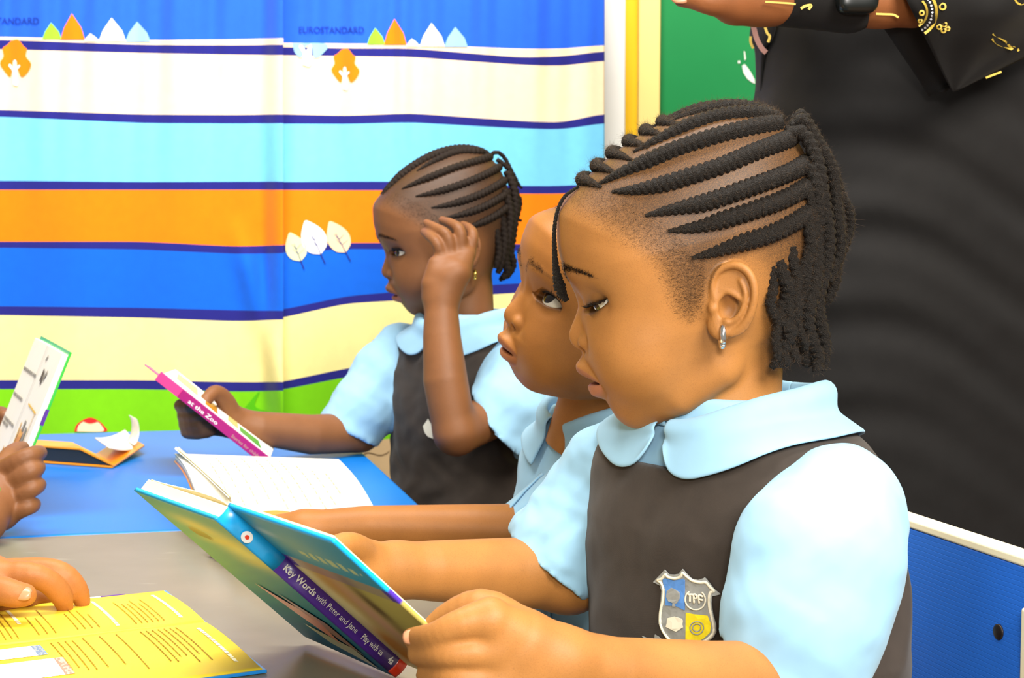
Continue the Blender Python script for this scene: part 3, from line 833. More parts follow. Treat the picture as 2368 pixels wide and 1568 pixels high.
def printed(name, pts, key, side, lift=.0012, smooth=True):
    """flat print on a curtain panel: outline in photo pixels, cut into strips that follow the folds"""
    P = np.array(pts, float)
    if smooth: P = spl(np.vstack([P, P[:1]]), len(pts) * 6)[:-1]
    bm = bmesh.new(); f = bm.faces.new([bm.verts.new((p[0], p[1], 0)) for p in P])
    for x in np.arange(math.floor(P[:, 0].min() / 6) * 6, P[:, 0].max(), 6):
        bmesh.ops.bisect_plane(bm, geom=bm.verts[:] + bm.edges[:] + bm.faces[:], plane_co=(x, 0, 0), plane_no=(1, 0, 0))
    bmesh.ops.triangulate(bm, faces=bm.faces)
    for v in bm.verts: v.co = Vector(on_cloth(v.co.x, v.co.y, side, lift))
    me = bpy.data.meshes.new(name); bm.to_mesh(me); bm.free()
    return adopt(new_obj(name, me, None, CM[key]), cl if side == 0 else cr)
def lens(x0, y0, x1, y1, w, n=7):
    """pointed leaf / petal outline between a base and a tip"""
    a, b = np.array([x0, y0], float), np.array([x1, y1], float); d = b - a; nrm = np.array([-d[1], d[0]]) / np.hypot(*d)
    t = np.linspace(0, 1, n + 2); s = np.sin(pi * t ** .8) ** .8 * w
    return [tuple(a + d * k + nrm * q) for k, q in zip(t, s)] + [tuple(a + d * k - nrm * q) for k, q in list(zip(t, s))[-2:0:-1]]
for side, dx, y0 in ((0, 0, 92), (1, 756, 104)):
    k = 0.93 if side else 1.0
    for x, w, h, c, yy in ((120, 22, 38, 'lime', 90), (168, 28, 60, 'orange', 91), (211, 16, 18, 'white', 95), (260, 31, 54, 'white', 95), (319, 29, 46, 'pale', 96)):
        X = (dx + x * k + (2 if side else 0)); b = yy + (12 if side else 0)
        printed('printed_peak', [(X - w * k, b), (X - w * .72 * k, b - h * .45), (X - 2, b - h), (X + w * .72 * k, b - h * .45), (X + w * k, b)], c, side, smooth=False)
def tree(cx, cy, s, side, crown='orange', trunk='white'):
    pts = [(-8, -46), (8, -48), (20, -34), (28, -26), (26, -10), (38, 8), (30, 28), (16, 38), (8, 22), (4, 0), (-4, 0), (-6, 18), (-10, 38), (-24, 24), (-34, 6), (-26, -10), (-28, -28), (-18, -36)]
    printed('printed_tree', [(cx + x * s, cy + y * s) for x, y in pts], crown, side)
    tr = [(-4, 50), (-5, 20), (-14, 6), (-10, 2), (-3, 10), (-2, -6), (3, -6), (4, 8), (10, 4), (12, 8), (5, 18), (7, 50)]
    printed('printed_trunk', [(cx + x * s, cy + 6 * s + y * s) for x, y in tr], trunk, side, .002)
tree(34, 140, 1.0, 0); tree(797, 156, .9, 1)
printed('printed_tree', [(676,100),(682,122),(696,132),(704,112),(712,104),(722,110),(726,132),(742,128),(756,102)], 'pale', 1); printed('printed_trunk', [(700,150),(700,124),(692,108),(698,104),(708,116),(720,102),(718,150)], 'white', 1, .002)
for (x0, y0, x1, y1, w, c) in ((696,604,670,538,24,'leafy'), (742,588,706,510,29,'white'), (800,584,762,512,26,'peach')):
    printed('printed_leaf', lens(x0, y0, x1, y1, w), c, 1)
    a = np.array([x0, y0]); b = np.array([x1, y1]); e = a + (a - b) * .28
    vein = lambda p, q, w: printed('printed_vein', [(p[0] - w, p[1]), (q[0] - w * .5, q[1]), (q[0] + w * .5, q[1]), (p[0] + w, p[1])], 'navy', 1, .002, False)
    vein(e, a + (b - a) * .62, 1.3)
    m = a + (b - a) * .25; m2 = a + (b - a) * .42
    for mm, d in ((m, (-13, -13)), (m, (15, -12)), (m2, (-11, -12)), (m2, (11, -12))): vein(mm, mm + np.array(d), .9)
printed('printed_ball', [(172,998),(176,984),(190,972),(208,966),(226,972),(240,984),(244,998)], 'red', 0); printed('printed_ball', [(178,998),(182,984),(196,974),(222,974),(236,986),(236,998)], 'cream', 0, .002); printed('printed_ball', [(192,974),(204,966),(216,967),(226,974),(208,979)], 'red', 0, .003)
printed('printed_scallop', [(780,1046),(800,1030),(830,1026),(850,1036),(880,1020),(900,1040),(880,1052),(850,1046),(826,1058),(800,1052),(780,1070)], 'tan', 1)
printed('printed_grass', [(520,975),(560,948),(600,905),(590,940),(640,960),(600,975),(560,985)], 'darkgreen', 0)
M_INK = mat('faded_ink', srgb(34, 62, 150), .9, .1)
def cloth_text(s, x0, y0, x1, h, side):
    cu = bpy.data.curves.new('t', 'FONT'); cu.body = s; cu.size = 1; cu.offset = .012
    t = bpy.data.objects.new('t', cu); COL.objects.link(t); bpy.context.view_layer.update()
    me = bpy.data.meshes.new_from_object(t.evaluated_get(bpy.context.evaluated_depsgraph_get())); COL.objects.unlink(t); bpy.data.objects.remove(t)
    w = max(v.co.x for v in me.vertices); me.materials.clear(); me.name = 'printed_word'
    for v in me.vertices: v.co = Vector(on_cloth(x0 + (x1 - x0) * v.co.x / w, y0 - v.co.y * h * 1.38, side, .002))
    adopt(new_obj('printed_word', me, None, M_INK), cl if side == 0 else cr)
cloth_text('EUROSTANDARD', -72, 55, 90, 15, 0); cloth_text('EUROSTANDARD', 690, 76, 842, 15, 1)

# ------------------------------------------------------------------ tables
TZ = .52
TD = np.array([cos(radians(13)), sin(radians(13)), 0]); TV = np.array([-sin(radians(14)), cos(radians(14)), 0]); UP = np.array([0, 0, 1.0])
M_TGREY = bpy.data.materials.new('table_grey'); N_, L_ = nodes(M_TGREY); b_ = N_['Principled BSDF']
b_.inputs['Roughness'].default_value = .3; b_.inputs['Specular IOR Level'].default_value = .36
def scratches(m, base, dark):
    N, L = nodes(m); b = N['Principled BSDF']; tc = N.new('ShaderNodeTexCoord')
    n = N.new('ShaderNodeTexNoise'); n.inputs['Scale'].default_value = 9; n.inputs['Detail'].default_value = 5; L.new(tc.outputs['Object'], n.inputs['Vector'])
    mp = N.new('ShaderNodeMapping'); mp.inputs['Scale'].default_value = (14, 190, 1); mp.inputs['Rotation'].default_value = (0, 0, .35); L.new(tc.outputs['Object'], mp.inputs['Vector'])
    n2 = N.new('ShaderNodeTexNoise'); n2.inputs['Scale'].default_value = 1.4; n2.inputs['Detail'].default_value = 1; L.new(mp.outputs[0], n2.inputs['Vector'])
    r2 = N.new('ShaderNodeMapRange'); r2.inputs[1].default_value = .74; r2.inputs[2].default_value = .80; L.new(n2.outputs['Fac'], r2.inputs[0])
    m1 = N.new('ShaderNodeMix'); m1.data_type = 'RGBA'; m1.inputs[6].default_value = base; m1.inputs[7].default_value = dark; L.new(n.outputs['Fac'], m1.inputs[0])
    m2 = N.new('ShaderNodeMix'); m2.data_type = 'RGBA'; L.new(m1.outputs[2], m2.inputs[6]); m2.inputs[7].default_value = srgb(206, 200, 184)
    mm = N.new('ShaderNodeMath'); mm.operation = 'MULTIPLY'; mm.inputs[1].default_value = .35; L.new(r2.outputs[0], mm.inputs[0]); L.new(mm.outputs[0], m2.inputs[0])
    L.new(m2.outputs[2], b.inputs['Base Color'])
    rr = N.new('ShaderNodeMapRange'); rr.inputs[3].default_value = .26; rr.inputs[4].default_value = .42; L.new(n.outputs['Fac'], rr.inputs[0]); L.new(rr.outputs[0], b.inputs['Roughness'])
scratches(M_TGREY, srgb(132, 126, 108), srgb(110, 106, 90))
M_TBLUE = mat('table_blue', srgb(8, 116, 206), .34, .3, .08, 7)
M_STEEL = mat('table_leg_steel', srgb(120, 122, 126), .35, .5, metal=.8)
def table(o, lu, lv, mtl, label, edge):
    """o: the corner nearest the seated children and the camera; runs lu away from them and lv into the room"""
    r = empty('table', (o[0] - .3, o[1] + .2, 0), label, 'table')
    bm = bmesh.new(); t = .024
    box_bm(bm, np.array([o[0], o[1], TZ - t]), -TD * lu, TV * lv, UP * t); bm_obj('tabletop', bm, mtl, r, bevel=.005)
    for a in (.06, lu - .06):
        for c in (.06, lv - .06):
            p = np.array([o[0], o[1], 0]) - TD * a + TV * c
            V, Q = tube_np([p + UP * .0, p + UP * (TZ - t)], [.014, .016], [TD, TD], n=16); quads_to_obj('leg', V, Q, M_STEEL, r)
    for c in (.05, lv - .07):
        box('apron', np.array([o[0], o[1], TZ - t - .05]) - TD * .06 + TV * c, -TD * (lu - .12), TV * .018, UP * .05, M_STEEL, r)
    return r
pR = W(1220, 1405, 1.237)[:2]; pB = W(410, 1231, 1.545)[:2]          # on the right edge, on the seam between the tables
A2 = np.array([[TV[0], TD[0]], [TV[1], TD[1]]]); s_ = np.linalg.solve(A2, np.array(pB) - np.array(pR)); seam = np.array(pR) + TV[:2] * s_[0]
table(seam - TV[:2] * .98, .72, .978, M_TGREY, 'grey low table with a scratched top in the foreground', None)
table(seam, .72, .80, M_TBLUE, 'blue low table behind the grey one, in front of the curtain', None)

# ------------------------------------------------------------------ chairs
M_CBLUE = mat('chair_blue_laminate', srgb(34, 104, 206), .38, .45, .06, 30)
N_, L_ = nodes(M_CBLUE); tc_ = N_.new('ShaderNodeTexCoord'); mp_ = N_.new('ShaderNodeMapping'); mp_.inputs['Scale'].default_value = (1, 1, 26); L_.new(tc_.outputs['Object'], mp_.inputs[0])
n_ = N_.new('ShaderNodeTexNoise'); n_.inputs['Scale'].default_value = 7; n_.inputs['Detail'].default_value = 4; L_.new(mp_.outputs[0], n_.inputs['Vector'])
w_ = N_.new('ShaderNodeTexWave'); w_.wave_type = 'BANDS'; w_.bands_direction = 'Z'; w_.inputs['Scale'].default_value = 95; w_.inputs['Distortion'].default_value = 1.6; w_.inputs['Detail'].default_value = 2; w_.inputs['Detail Scale'].default_value = .6; L_.new(tc_.outputs['Object'], w_.inputs['Vector'])
cr_ = N_.new('ShaderNodeMapRange'); cr_.inputs[1].default_value = .0; cr_.inputs[2].default_value = .12; L_.new(w_.outputs['Fac'], cr_.inputs[0])
bp_ = N_.new('ShaderNodeBump'); bp_.inputs['Strength'].default_value = .22; bp_.inputs['Distance'].default_value = .0012; L_.new(cr_.outputs[0], bp_.inputs['Height']); L_.new(bp_.outputs['Normal'], N_['Principled BSDF'].inputs['Normal'])
M_EDGE = mat('chair_edge_cream', srgb(240, 228, 192), .45, .4, .04, 20)
M_WOOD = mat('chair_brown_panel', srgb(120, 84, 54), .5, .4, .2, 30)
M_SCREW = mat('screw_dark', srgb(50, 42, 38), .4, .5, metal=.6)
def chair(o, ang, label, group=None):
    """school chair: o is the top near corner of the backrest (outer end nearest the camera)"""
    r = empty('school_chair', (0, 0, 0), label, 'chair', group)
    r.location = (o[0], o[1], 0)
    D = np.array([-sin(ang), cos(ang), 0.0]); Fw = np.array([-cos(ang), -sin(ang), 0.0])     # along the backrest, and the way the chair faces
    wdt, hgt, th = .33, .118, .018; o = np.array(o, float)
    tilt = UP + Fw * -.10; tilt_d = (-tilt * hgt)
    bd = box('backrest', o + tilt_d + Fw * 0, D * wdt, -Fw * th, tilt * (hgt - .007), M_CBLUE, r, .001)
    box('top_edge', o + tilt * -.007 - Fw * -.0006, D * wdt, -Fw * (th + .001), tilt * .007, M_EDGE, r, .002)
    for k, e in ((0, -1), (1, 1)):
        b0 = o + D * (wdt if k else -.02)
        box('side_panel', np.array([b0[0], b0[1], 0]) + Fw * .30, D * .02, -Fw * .33, UP * .46, M_EDGE, r, .003)
        box('back_post', np.array([b0[0], b0[1], .40]) + Fw * .012, D * .02, -Fw * .05, UP * (o[2] - .40 - .03), M_EDGE, r, .003)
    box('seat', np.array([o[0], o[1], .285]) + Fw * .31, D * wdt, -Fw * .32, UP * .018, M_CBLUE, r, .002)
    box('cross_rail', np.array([o[0], o[1], .16]) + Fw * .05, D * wdt, -Fw * .018, UP * .06, M_WOOD, r, .002)
    for a in (.032, wdt - .032):
        c = o + D * a + tilt * -.056 + Fw * .0012
        V, Q = tube_np([c - Fw * .002, c - Fw * .0004, c + Fw * .0001], [.0056, .0056, .0046], [D, D, D], n=18); quads_to_obj('screw', V, Q, M_SCREW, r)
    return r
chair(W(2396, 1297, 1.028), radians(17), 'blue school chair with a cream top edge behind the girl in front')
# ------------------------------------------------------------------ books
M_PAPER = mat('paper_white', srgb(246, 243, 232), .8, .2, .02, 30)
M_PAPER_C = mat('paper_cream', srgb(240, 226, 178), .8, .2, .05, 30)
M_PRINT = mat('print_grey', srgb(150, 146, 138), .8, .1)
M_PRINT_P = mat('print_pale', srgb(186, 172, 150), .8, .1)
def gloss(n, c, r=.28): return mat(n, c, r, .5, .04, 25, coat=.2)
M_TEAL = gloss('cover_teal', srgb(22, 150, 172)); M_CYAN = gloss('cover_cyan', srgb(16, 164, 232)); M_PURPLE = gloss('cover_purple', srgb(74, 32, 140)); M_REDB = gloss('cover_red', srgb(226, 56, 24))
M_SAND = gloss('cover_sand', srgb(222, 214, 130)); M_OLIVE = gloss('cover_olive', srgb(176, 160, 78)); M_OCHRE = gloss('cover_ochre', srgb(206, 142, 26)); M_BROWNP = gloss('cover_brown', srgb(156, 104, 78)); M_CORAL = gloss('cover_coral', srgb(224, 134, 92))
M_SAGE = gloss('cover_sage', srgb(196, 198, 150)); M_MAG = gloss('cover_magenta', srgb(160, 22, 104)); M_PINK = gloss('cover_pink', srgb(232, 60, 128)); M_GRN = gloss('cover_green', srgb(40, 178, 60)); M_ORG = gloss('cover_orange', srgb(238, 146, 8)); M_BLK = gloss('cover_black', srgb(40, 42, 42), .4)
M_YELP = mat('paper_yellow', srgb(250, 218, 60), .5, .3, .03, 20); M_WTXT = mat('print_white', srgb(250, 246, 214), .7, .2); M_BTXT = mat('print_brown', srgb(150, 118, 30), .7, .1); M_LBL = gloss('cover_blue', srgb(30, 140, 226)); M_MAUVE = gloss('cover_mauve', srgb(190, 150, 136))

def cover_mat():
    """soft painted cover: teal sea, sandy glow towards the top, as on the back cover"""
    m = bpy.data.materials.new('cover_painted'); N, L = nodes(m); b = N['Principled BSDF']; b.inputs['Roughness'].default_value = .5; b.inputs['Specular IOR Level'].default_value = .25
    at = N.new('ShaderNodeAttribute'); at.attribute_name = 'paint'; L.new(at.outputs['Color'], b.inputs['Base Color']); return m
M_PAINT = cover_mat()
def painted_sheet(name, O, ex, ey, fn, root, n=(60, 90), thick=.0, off=0.0, nrm=None):
    """printed board: colour of every point of the print comes from fn(u, v)"""
    O, ex, ey = [np.array(v, float) for v in (O, ex, ey)]
    u = np.linspace(0, 1, n[0]); v = np.linspace(0, 1, n[1]); U, V = np.meshgrid(u, v)
    G = O + U[..., None] * ex + V[..., None] * ey + (np.array(nrm) * off if nrm is not None else 0)
    o = grid_obj(name, G, M_PAINT, root, thick)
    set_attr(o.data, 'paint', np.clip(fn(U.ravel(), V.ravel()), 0, 1)); return o
def mixc(a, b, t): return a + (b - a) * t[:, None]
def C3(r, g, b): return np.array(srgb(r, g, b)[:3])
def blob(u, v, cu, cv, su, sv): return np.exp(-((u - cu) / su) ** 2 - ((v - cv) / sv) ** 2)

# -- the book the girl in front is reading: seen from outside, back cover far, front cover near
St = np.array([-.1797, .9362, .6456]); Sb = np.array([-.0775, 1.0176, .5247]); Ft = np.array([-.2528, 1.0313, .6478])
bU = (St - Sb); BH = float(np.linalg.norm(bU)); bU /= BH; wb = Ft - St; wb /= np.linalg.norm(wb); wb -= bU * (wb @ bU); wb /= np.linalg.norm(wb); bn = np.cross(bU, wb)   # bn points out of the covers
wf = -wb; nf = bn; SPT = .0108; aS = radians(-80); sp = cos(aS) * -wb + sin(aS) * bn; ns = np.cross(bU, sp); ns = ns if ns @ wb < 0 else -ns     # spine stands between the covers
book = empty('picture_book', Sb, 'teal hardback picture book held open by the girl in front, covers outward', 'book')
def back_cover(u, v):          # u from spine to fore-edge, v from foot to head
    n = .5 + .5 * np.sin(u * 9 + v * 31 + 2 * np.sin(v * 17 + u * 5)) * np.sin(v * 60 + u * 14)
    c = mixc(np.tile(C3(4, 104, 150), (len(u), 1)), C3(44, 150, 148), np.clip(v * 1.5 - .2 + .15 * n, 0, 1))
    c = mixc(c, C3(226, 222, 140), np.clip(.95 * blob(u, v, .15, .76, .32, .085) + .25 * n * blob(u, v, .3, .8, .4, .07), 0, 1))
    c = mixc(c, C3(232, 206, 96), .7 * np.clip(np.sin(v * 46 + u * 7), 0, 1) * blob(u, v, .2, .76, .4, .08))
    c = mixc(c, C3(120, 116, 66), 1.0 * (((u - .62) / .13) ** 2 + ((v - .80) / .035) ** 2 < 1))
    c = mixc(c, C3(222, 208, 130), .8 * blob(u, v, .5, .86, .28, .045))
    c = mixc(c, C3(30, 160, 200), 1.0 * (v > .985))
    return c
painted_sheet('back_cover', Sb, wb * .118, bU * BH, back_cover, book, thick=.0026)
def front_cover(u, v):         # u from spine to fore-edge
    n = .5 + .5 * np.sin(u * 13 + v * 21 + 2 * np.sin(v * 9 - u * 6))
    c = np.tile(C3(176, 164, 84), (len(u), 1))
    c = mixc(c, C3(236, 226, 170), np.clip(1.4 * blob(u, v, .08, .35, .16, .5), 0, 1))
    c = mixc(c, C3(196, 128, 24), np.clip(1.5 * blob(u, v, .22, .16, .14, .13) + .7 * blob(u, v, .3, .6, .16, .16), 0, 1))
    c = mixc(c, C3(196, 150, 130), np.clip(.9 * blob(u, v, .42, .40, .12, .3), 0, 1))
    c = mixc(c, C3(96, 74, 34), np.clip(1.1 * blob(u, v, .58, .52, .07, .22) + 1.0 * blob(u, v, .72, .30, .10, .12), 0, 1) * (.6 + .4 * n))
    c = mixc(c, C3(150, 116, 70), np.clip(.8 * blob(u, v, .55, .2, .3, .12), 0, 1))
    c = mixc(c, C3(70, 52, 10), 1.0 * blob(u, v, .28, .035, .06, .02))
    c = mixc(c, C3(72, 36, 150), 1.0 * ((v > .655) & (v < .72)) * np.clip(.35 + .9 * (np.abs(u - .5) > .44) + .5 * (u < .1), 0, 1))
    c = mixc(c, C3(20, 140, 176), 1.0 * (v >= .72)); c = mixc(c, C3(120, 170, 164), .8 * (v >= .72) * blob(u, v, .4, .84, .35, .09))
    c = mixc(c, C3(196, 206, 150), .9 * (v >= .72) * (blob(u, v, .62, .80, .3, .025) > .4) * (np.sin(u * 70) > -.4))
    c = mixc(c, C3(176, 196, 200), .8 * blob(u, v, .16, .88, .1, .02))
    c = mixc(c, C3(72, 36, 150), 1.0 * ((u > .42) & (v < .10) & (v > .02))); c = mixc(c, C3(200, 166, 40), 1.0 * ((u > .6) & (v < .04)))
    c = mixc(c, C3(20, 170, 240), 1.0 * ((v > .978) | ((u > .975) & (v > .72)))); c = mixc(c, C3(80, 50, 170), 1.0 * ((u > .975) & (v > .655) & (v < .72)))
    return c
Hb = Sb + sp * SPT
painted_sheet('front_cover', Hb, wf * .1235, bU * BH, front_cover, book, thick=.0026)
def spine_strip(name, v0, v1, mtl):
    G = []
    for v in np.linspace(v0, v1, 5):
        G.append([Sb + bU * BH * v + sp * (SPT * t) + ns * (.0016 * sin(pi * t) ** .5 + .0002) - bn * 0 for t in np.linspace(-.06, 1.06, 9) for t in [min(1.1, max(-.1, t))]][:9])
    G = [[Sb + bU * BH * v + sp * (SPT * t) + ns * (.0016 * max(0, sin(pi * min(1, max(0, t)))) ** .5 + .0012) for t in np.linspace(-.12, 1.12, 9)] for v in np.linspace(v0, v1, 5)]
    return grid_obj(name, G, mtl, book, .0012)
spine_strip('spine', .70, 1.0, M_CYAN); spine_strip('spine_band', .045, .70, M_PURPLE); spine_strip('spine_foot', 0, .045, M_REDB)
M_TXT = mat('lettering_white', srgb(236, 232, 226), .5, .3)
so = Sb + ns * .0046 + sp * .0030
for s_t, v0, v1, h, bo in (('Key Words', .685, .515, .0046, .02), ('with Peter and Jane', .505, .275, .0042, 0), ('Play with us', .245, .125, .0042, .01)):
    text_obj('spine_title', s_t, so + bU * BH * v0, -bU, sp, h, M_TXT, book, width=BH * (v0 - v1), bold=bo)
text_obj('spine_number', '4a', so + bU * BH * .09, -bU, sp, .005, M_TXT, book, bold=.02)
def disc(name, c, u, v, r, mtl, root, n=24): return flat(name, [np.array(c) + r * (cos(2 * pi * k / n) * np.array(u) + sin(2 * pi * k / n) * np.array(v)) for k in range(n)], mtl, root)
dc = Sb + bU * BH * .875 + ns * .0046 + sp * .0034
disc('emblem', dc, bU * 1.2, sp, .0036, M_TXT, book); disc('emblem_dot', dc + ns * .0003, bU, sp * .8, .0017, M_REDB, book)
def on_back(u, v, o=.0021): return Sb + wb * .118 * u + bU * BH * v + bn * o
for mtl, q in ((M_CORAL, [(.66, .47), (.22, .33), (.30, .14), (.50, .30)]), (M_BROWNP, [(.42, .46), (.12, .33), (.10, .12), (.22, .19)]), (M_SAGE, [(.60, .21), (.16, .155), (.10, .03), (.50, .10)])):
    flat('back_picture', [on_back(*p) for p in q], mtl, book)
def leaf_sheet(name, O, w, up, W_, H_, nrm, arch, root, mtl, thick, pw=1.0):
    G = []
    for v in np.linspace(.012, .985, 6):
        G.append([np.array(O) + w * (W_ * u) + up * (H_ * v) + nrm * (arch * (sin(pi * min(1, u * 1.05)) ** pw) * (1 - .55 * u) ) for u in np.linspace(0, 1, 18)])
    return grid_obj(name, G, mtl, root, thick)
bm = bmesh.new(); box_bm(bm, Sb + wb * .001 - bn * .0016 + bU * .002, wb * .1145, -bn * .0085, bU * (BH - .004)); bm_obj('page_block', bm, M_PAPER_C, book, bevel=.0006)
G = [[Sb + wb * (.112 * u) - bn * (.0104 + .004 * sin(pi * min(1, u * 1.1)) ** .7 * (1 - u)) + bU * BH * v for u in np.linspace(0, 1, 16)] for v in (.012, .35, .7, .987)]
grid_obj('page', G, M_PAPER_C, book, .0008)
bm = bmesh.new(); box_bm(bm, Hb + wf * .003 - bn * .0016 + bU * .002, wf * .1145, -bn * .0018, bU * (BH - .004)); bm_obj('page_block', bm, M_PAPER_C, book, bevel=.0004)

# -- a generic open book described by its gutter and its two leaves
def open_book(root, g0, up, wl, wr, w, h, th, cov, spine_w=.008, cover_t=.0024, pages=M_PAPER, arch=.008):
    """g0: foot of the gutter; up along the gutter; wl/wr leaf directions; cov material of the covers"""
    g0, up, wl, wr = [np.array(v, float) for v in (g0, up, wl, wr)]
    for v in (up, wl, wr): v /= np.linalg.norm(v)
    out = []
    for nm, wd, s in (('back_cover', wl, 1), ('front_cover', wr, -1)):
        n_ = np.cross(up, wd) * s                          # outward, away from the reader
        c = box(nm, g0 - up * .002 + n_ * (th) , wd * (w + .003), n_ * cover_t, up * (h + .0065), cov, root, .0006)
        bm = bmesh.new(); box_bm(bm, g0 + n_ * (th * .05), wd * w, n_ * th * .95, up * h)
        bm.verts.ensure_lookup_table(); pb = bm_obj('page_block', bm, pages, root, bevel=.0005)
        out.append((wd, -n_, g0, c, pb))
    nl = np.cross(up, wl); nr = -np.cross(up, wr); nm = nl + nr; nm /= np.linalg.norm(nm)
    G = [[g0 + up * v + nm * (th * 1.25 + .0015) * (.75 + .25 * sin(pi * t)) + (nl * (1 - t) + nr * t) * .0 + (wl * (1 - t) * .004 + wr * t * .004) for t in np.linspace(0, 1, 8)] for v in (-.002, h + .002)]
    grid_obj('spine', G, cov, root, cover_t)
    return out
def word_rows(root, O, line, down, lines, pitch, hgt, mtl, name='printed_line', seed=0, gap=.25, lift=None):
    """rows of short dashes for print too small to read"""
    rng = random.Random(seed); O, line, down = [np.array(v, float) for v in (O, line, down)]; line /= np.linalg.norm(line); down /= np.linalg.norm(down)
    V, Q = [], []
    for i, ln in enumerate(lines):
        a = 0.0
        while a < ln:
            wd = min(hgt * rng.uniform(1.2, 4.2), ln - a)
            p = O + line * a + down * (pitch * i)
            b = len(V); V += [p, p + line * wd, p + line * wd + down * hgt, p + down * hgt]; Q.append((b, b + 1, b + 2, b + 3)); a += wd + hgt * .7
    me = mesh_np(name, V, Q, False); return adopt(new_obj(name, me, None, mtl), root)

# -- yellow book lying open in the corner of the grey table
yb = empty('picture_book', W(483, 1462, 1.161), 'open yellow picture book lying on the grey table under a small hand', 'book')
yR = W(385, 1382, 1.270); yG = W(483, 1462, 1.1606); yR[2] = yG[2] = TZ
eW = yG - yR; eW /= np.linalg.norm(eW); eS = np.array([-eW[1], eW[0], 0]) * -1; eS = eS if eS[0] < 0 else -eS      # eW across the pages, eS along the spine
for nm, s in (('front_cover', -1), ('back_cover', 1)):
    box(nm, yG + UP * .0004, eW * s * (.124 if s < 0 else .139), eS * .180, UP * .0024, M_LBL, yb, .0006)
    G = []
    for a in np.linspace(.003, .177, 5): G.append([yG + eS * a + eW * s * (.0005 + (.1195 if s < 0 else .137) * u) + UP * (.0030 + .0034 * sin(pi * min(1, .06 + u * 1.02)) ** .6 * (1 - .45 * u)) for u in np.linspace(0, 1, 24)])
    pg = grid_obj('page', G, M_YELP, yb, .0012)
box('cover_label', yG - eW * .1245 + eS * .034 + UP * .0012, eW * .002, eS * .020, UP * .0022, M_PURPLE, yb, 0); box('cover_label', yG - eW * .1245 + eS * .054 + UP * .0012, eW * .002, eS * .07, UP * .0022, M_PAPER, yb, 0)
def ysurf(s, u, a): return yG + eS * a + eW * s * (.0005 + (.1195 if s < 0 else .137) * u) + UP * (.0030 + .0034 * sin(pi * min(1, .06 + u * 1.02)) ** .6 * (1 - .45 * u) + .0011)
def yrows(s, u0, u1, a0, n, pitch, hgt, mtl, seed, ragged=.25, name='printed_line'):
    rng = random.Random(seed); V, Q = [], []
    for i in range(n):
        u = u0; e = u1 - (u1 - u0) * ragged * rng.random()
        while u < e:
            wd = min(rng.uniform(.018, .05), e - u); a = a0 + pitch * i; b = len(V)
            V += [ysurf(s, u if s > 0 else u, a), ysurf(s, u + wd, a), ysurf(s, u + wd, a + hgt), ysurf(s, u, a + hgt)]; Q.append((b, b + 1, b + 2, b + 3)); u += wd + .009
    adopt(new_obj(name, mesh_np(name, V, Q, False), None, mtl), yb)
def yhead(s, word, u0, u1, a, h):
    cu = bpy.data.curves.new('t', 'FONT'); cu.body = word; cu.size = 1; cu.offset = .03
    t = bpy.data.objects.new('t', cu); COL.objects.link(t); bpy.context.view_layer.update()
    me = bpy.data.meshes.new_from_object(t.evaluated_get(bpy.context.evaluated_depsgraph_get())); COL.objects.unlink(t); bpy.data.objects.remove(t)
    w = max(v.co.x for v in me.vertices); me.materials.clear()
    for v in me.vertices: v.co = Vector(ysurf(s, u0 + (u1 - u0) * v.co.x / w, a - v.co.y * h * 1.38))
    me.name = 'printed_heading'; adopt(new_obj('printed_heading', me, None, M_WTXT), yb)
# upper page (beyond the gutter): text runs from the far edge towards the gutter
U_ = lambda x: 1 - x
def yrows_up(x0, x1, *a, **k): yrows(-1, U_(x1), U_(x0), *a, **k)
yrows(-1, .10, .78, .030, 6, .0042, .0010, M_BTXT, 1); yrows(-1, .12, .80, .078, 4, .0052, .0010, M_BTXT, 2, .5); yrows(-1, .10, .85, .110, 3, .006, .0010, M_BTXT, 3, .5); yrows(-1, .08, .8, .137, 7, .0044, .0010, M_BTXT, 4)
yrows(-1, .12, .86, .0155, 1, .01, .0026, M_WTXT, 5, 0, 'printed_heading'); yrows(-1, .10, .86, .064, 1, .01, .0026, M_WTXT, 6, 0, 'printed_heading'); yrows(-1, .4, .86, .129, 1, .01, .0026, M_WTXT, 7, 0, 'printed_heading')
yrows(1, .08, .82, .028, 7, .0044, .0010, M_BTXT, 8); yrows(1, .08, .9, .072, 3, .012, .0010, M_BTXT, 9, .3); yrows(1, .10, .8, .104, 4, .005, .0010, M_BTXT, 10)
yrows(1, .16, .86, .0135, 1, .01, .0026, M_WTXT, 11, 0, 'printed_heading')
def ycard(u0, u1, a0, a1, mtl, name): 
    G = [[ysurf(1, u, a) for u in np.linspace(u0, u1, 8)] for a in np.linspace(a0, a1, 8)]; return grid_obj(name, G, mtl, yb)
ycard(.12, .34, .128, .178, M_PAPER, 'picture_card'); ycard(.12, .34, .1275, .134, M_LBL, 'card_band'); ycard(.42, .72, .120, .178, M_PAPER, 'picture_card'); ycard(.42, .72, .1195, .126, M_CORAL, 'card_band')

